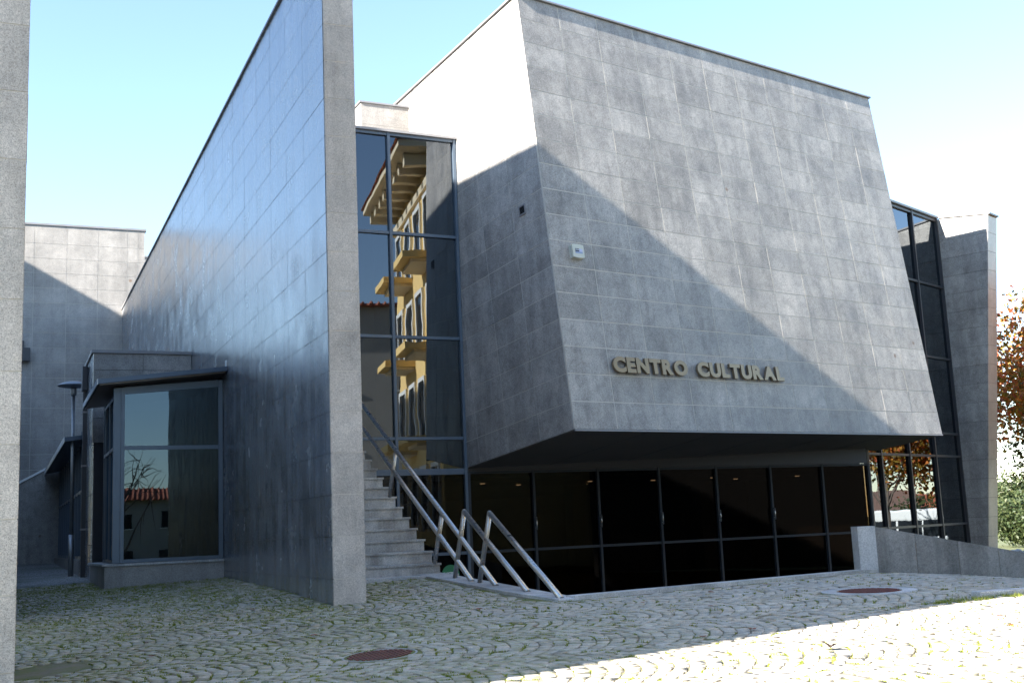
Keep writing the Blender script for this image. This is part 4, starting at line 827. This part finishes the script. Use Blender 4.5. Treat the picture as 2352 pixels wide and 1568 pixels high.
# trees
def tree(name, C, h, crown, nl, ls, lmat, label, spread=1.0, branches=9, group=None, clump=.5, bare=False, trunk_r=None):
    C = np.asarray(C, float); t_ = thing(name, C, label, 'tree', group); tr = trunk_r or h * .022; Vt = []; Ft = []
    def add(pts, rads):
        v, f = tube(None, pts, rads, None, n=7, cap=False); n0 = len(Vt); Vt.extend(v); Ft.extend([tuple(i + n0 for i in q) for q in f])
    tips = []
    top = C + A3(random.uniform(-.05, .05) * h, random.uniform(-.05, .05) * h, h * .8); mid = (C + top) / 2 + A3(random.uniform(-.03, .03) * h, random.uniform(-.03, .03) * h, 0); add([C - UP * .2, mid, top], [tr, tr * .7, tr * .15])
    cc, cr = np.asarray(crown[0], float), np.asarray(crown[1], float)
    for k in range(branches):
        f = .25 + .6 * (k + .5) / branches; base = C + (top - C) * f * 1.0; d = rng.normal(0, 1, 3); d[2] = abs(d[2]) * .6; d = nrm(d); tip = cc + d * cr * random.uniform(.7, .95); m_ = (base + tip) / 2 + A3(0, 0, .06 * h) * random.uniform(-.5, 1)
        add([base, m_, tip], [tr * .45 * (1.1 - f), tr * .25 * (1.1 - f), tr * .05]); tips.append(tip)
        for j in range(5 if bare else 3):
            s0 = m_ + (tip - m_) * random.uniform(0, .7); tp = s0 + nrm(rng.normal(0, 1, 3) + A3(0, 0, .3)) * cr.mean() * random.uniform(.3, .6); add([s0, (s0 + tp) / 2 + rng.normal(0, .05, 3) * cr.mean(), tp], [tr * .16, tr * .09, tr * .03]); tips.append(tp)
    mk('trunk', Vt, Ft, 'bark', t_, True)
    if nl:
        nc = max(30, nl // 60); d = rng.normal(0, 1, (nc, 3)); d /= np.linalg.norm(d, axis=1)[:, None]; cl = cc + d * cr * (rng.random(nc) ** .45)[:, None]; 
        which = rng.integers(0, nc, nl); pos = cl[which] + rng.normal(0, 1, (nl, 3)) * clump * cr.mean() * .22
        a = rng.normal(0, 1, (nl, 3)); a /= np.linalg.norm(a, axis=1)[:, None]; b_ = np.cross(a, rng.normal(0, 1, (nl, 3))); b_ /= np.linalg.norm(b_, axis=1)[:, None]
        s = ls * rng.uniform(.6, 1.3, nl)[:, None]; V4 = np.stack([pos - a * s, pos + b_ * s * .55, pos + a * s, pos - b_ * s * .55], 1).reshape(-1, 3)
        mk('crown', V4, np.arange(nl * 4).reshape(-1, 4), lmat, t_)
    return t_
G_ = hy
tree('autumn_tree', A3(20.6, 36.4, G_(20.6, 36.4)), 11, ((20.2, 36.2, 4.0 + EZ), (5.5, 4.6, 3.2)), 48000, .095, 'leaf_autumn', 'autumn oak with orange and red leaves at the right edge, beyond the fin wall', branches=14, clump=.42)
tree('autumn_tree', A3(19.2, 40.5, G_(19.2, 40.5)), 9, ((19.4, 40.0, 2.9 + EZ), (3.0, 2.6, 2.3)), 14000, .08, 'leaf_olive', 'olive and rust leaved tree below the orange crown at far right', branches=10, clump=.6)
tree('bare_tree', A3(40, 40.5, G_(40, 40.5)), 9, ((40, 40.5, 3.6 + EZ), (4.5, 4, 2.6)), 0, 0, None, 'bare branching tree mirrored in the side glass above the bus', branches=22, bare=True)
tree('pine_tree', A3(36, 36.5, G_(36, 36.5)), 6.5, ((36, 36.5, .6 + EZ), (1.3, 1.3, 2.2)), 5000, .12, 'leaf_pine', 'small dark pine mirrored at the left of the side glass')
tree('bare_tree', A3(19.5, -27, -1.6), 9, ((19.5, -27, 5.2), (3.4, 3.4, 3.2)), 0, 0, None, 'bare tree mirrored in the pavilion glass', branches=16, bare=True)
for i, (x_, y_, hh, rr_, lab) in enumerate(((26.5, 62, 3.7, 2.2, 'rounded green tree just right of the fin wall, behind the boulders'), (29.0, 63, 3.2, 2.4, 'pale green bushy tree at the right edge of the picture'), (33, 72, 4.2, 3.0, 'taller green tree behind the pale bushy one at far right'), (24.6, 57, 2.3, 1.6, 'low green bush close to the fin wall base'), (27.3, 56, 2.0, 1.8, 'low spreading shrub behind the white boulders'))):
    z_ = G_(x_, y_); tree('green_tree', A3(x_, y_, z_), hh, ((x_, y_, z_ + hh * .55), (rr_, rr_, hh * .45)), 15000, .095, 'leaf_green', lab, group='green trees beyond the building', clump=.7)
for x_, y_, lab in ((66, 52, 'distant green tree behind the middle of the bus in the mirrored view'), (62, 63, 'distant green tree right of the bus in the mirrored view')):
    z_ = G_(x_, y_); tree('hedge_tree', A3(x_, y_, z_), 4.5, ((x_, y_, z_ + 2.6), (2.6, 2.6, 2.0)), 4000, .15, 'leaf_green', lab, group='trees behind the bus', clump=.7)
# boulders
for i in range(42):
    x_ = 16.7 + i * .075 + random.uniform(-.15, .15); y_ = 39.6 + random.uniform(-.7, .9) + i * .03; r = random.uniform(.09, .2); lift = random.choice((0, 0, .14, .26))
    bm = bmesh.new(); bmesh.ops.create_icosphere(bm, subdivisions=2, radius=1)
    for v_ in bm.verts: v_.co *= r * (1 + .28 * math.sin(v_.co.x * 3.1 + i) * math.cos(v_.co.y * 2.7 + i * 2) + random.uniform(-.06, .06)); v_.co.z *= .75
    me = bpy.data.meshes.new('boulder'); bm.to_mesh(me); bm.free(); me.materials.append(MATS['boulder_stone'])
    o = link(bpy.data.objects.new('boulder', me), None, Matrix.Translation(Vector((x_, y_, G_(x_, y_) + r * .45 + lift)))); tag(o, 'white sunlit boulder in the low rubble row right of the fin wall', 'boulder', 'white boulders in the rubble row')
# overhead cables and their poles
for i, (z0, z1, y0) in enumerate(((4.6, 4.0, 70), (3.2, 2.9, 74), (5.6, 5.2, 78))):
    pts = []
    for k in range(13): s = k / 12; pts.append(W(14 + 60 * s, y0 - 12 * s, z0 + (z1 - z0) * s - 1.1 * math.sin(math.pi * s)))
    o = tube('overhead_cable', pts, .016, 'cable', None, 6); tag(o, ('lowest', 'middle', 'highest')[(1, 0, 2)[i]] + ' thin overhead cable crossing the sky right of the fin wall', 'cable', 'overhead cables')
for x_, y_, lab in ((14, 72, 'wooden cable pole hidden behind the building'), (74, 62, 'wooden cable pole beyond the bus')):
    o = tube('cable_pole', [A3(x_, y_, -4), W(x_, y_, 6.2)], [.16, .1], 'bark', None, 10); tag(o, lab, 'pole')
fp = tube('fence_post', [A3(17.6, 39.0, G_(17.6, 39) - .2), A3(17.6, 39.0, G_(17.6, 39) + 1.15)], .035, 'frame_dark', None, 8); tag(fp, 'thin dark fence post standing in the white boulders', 'post')
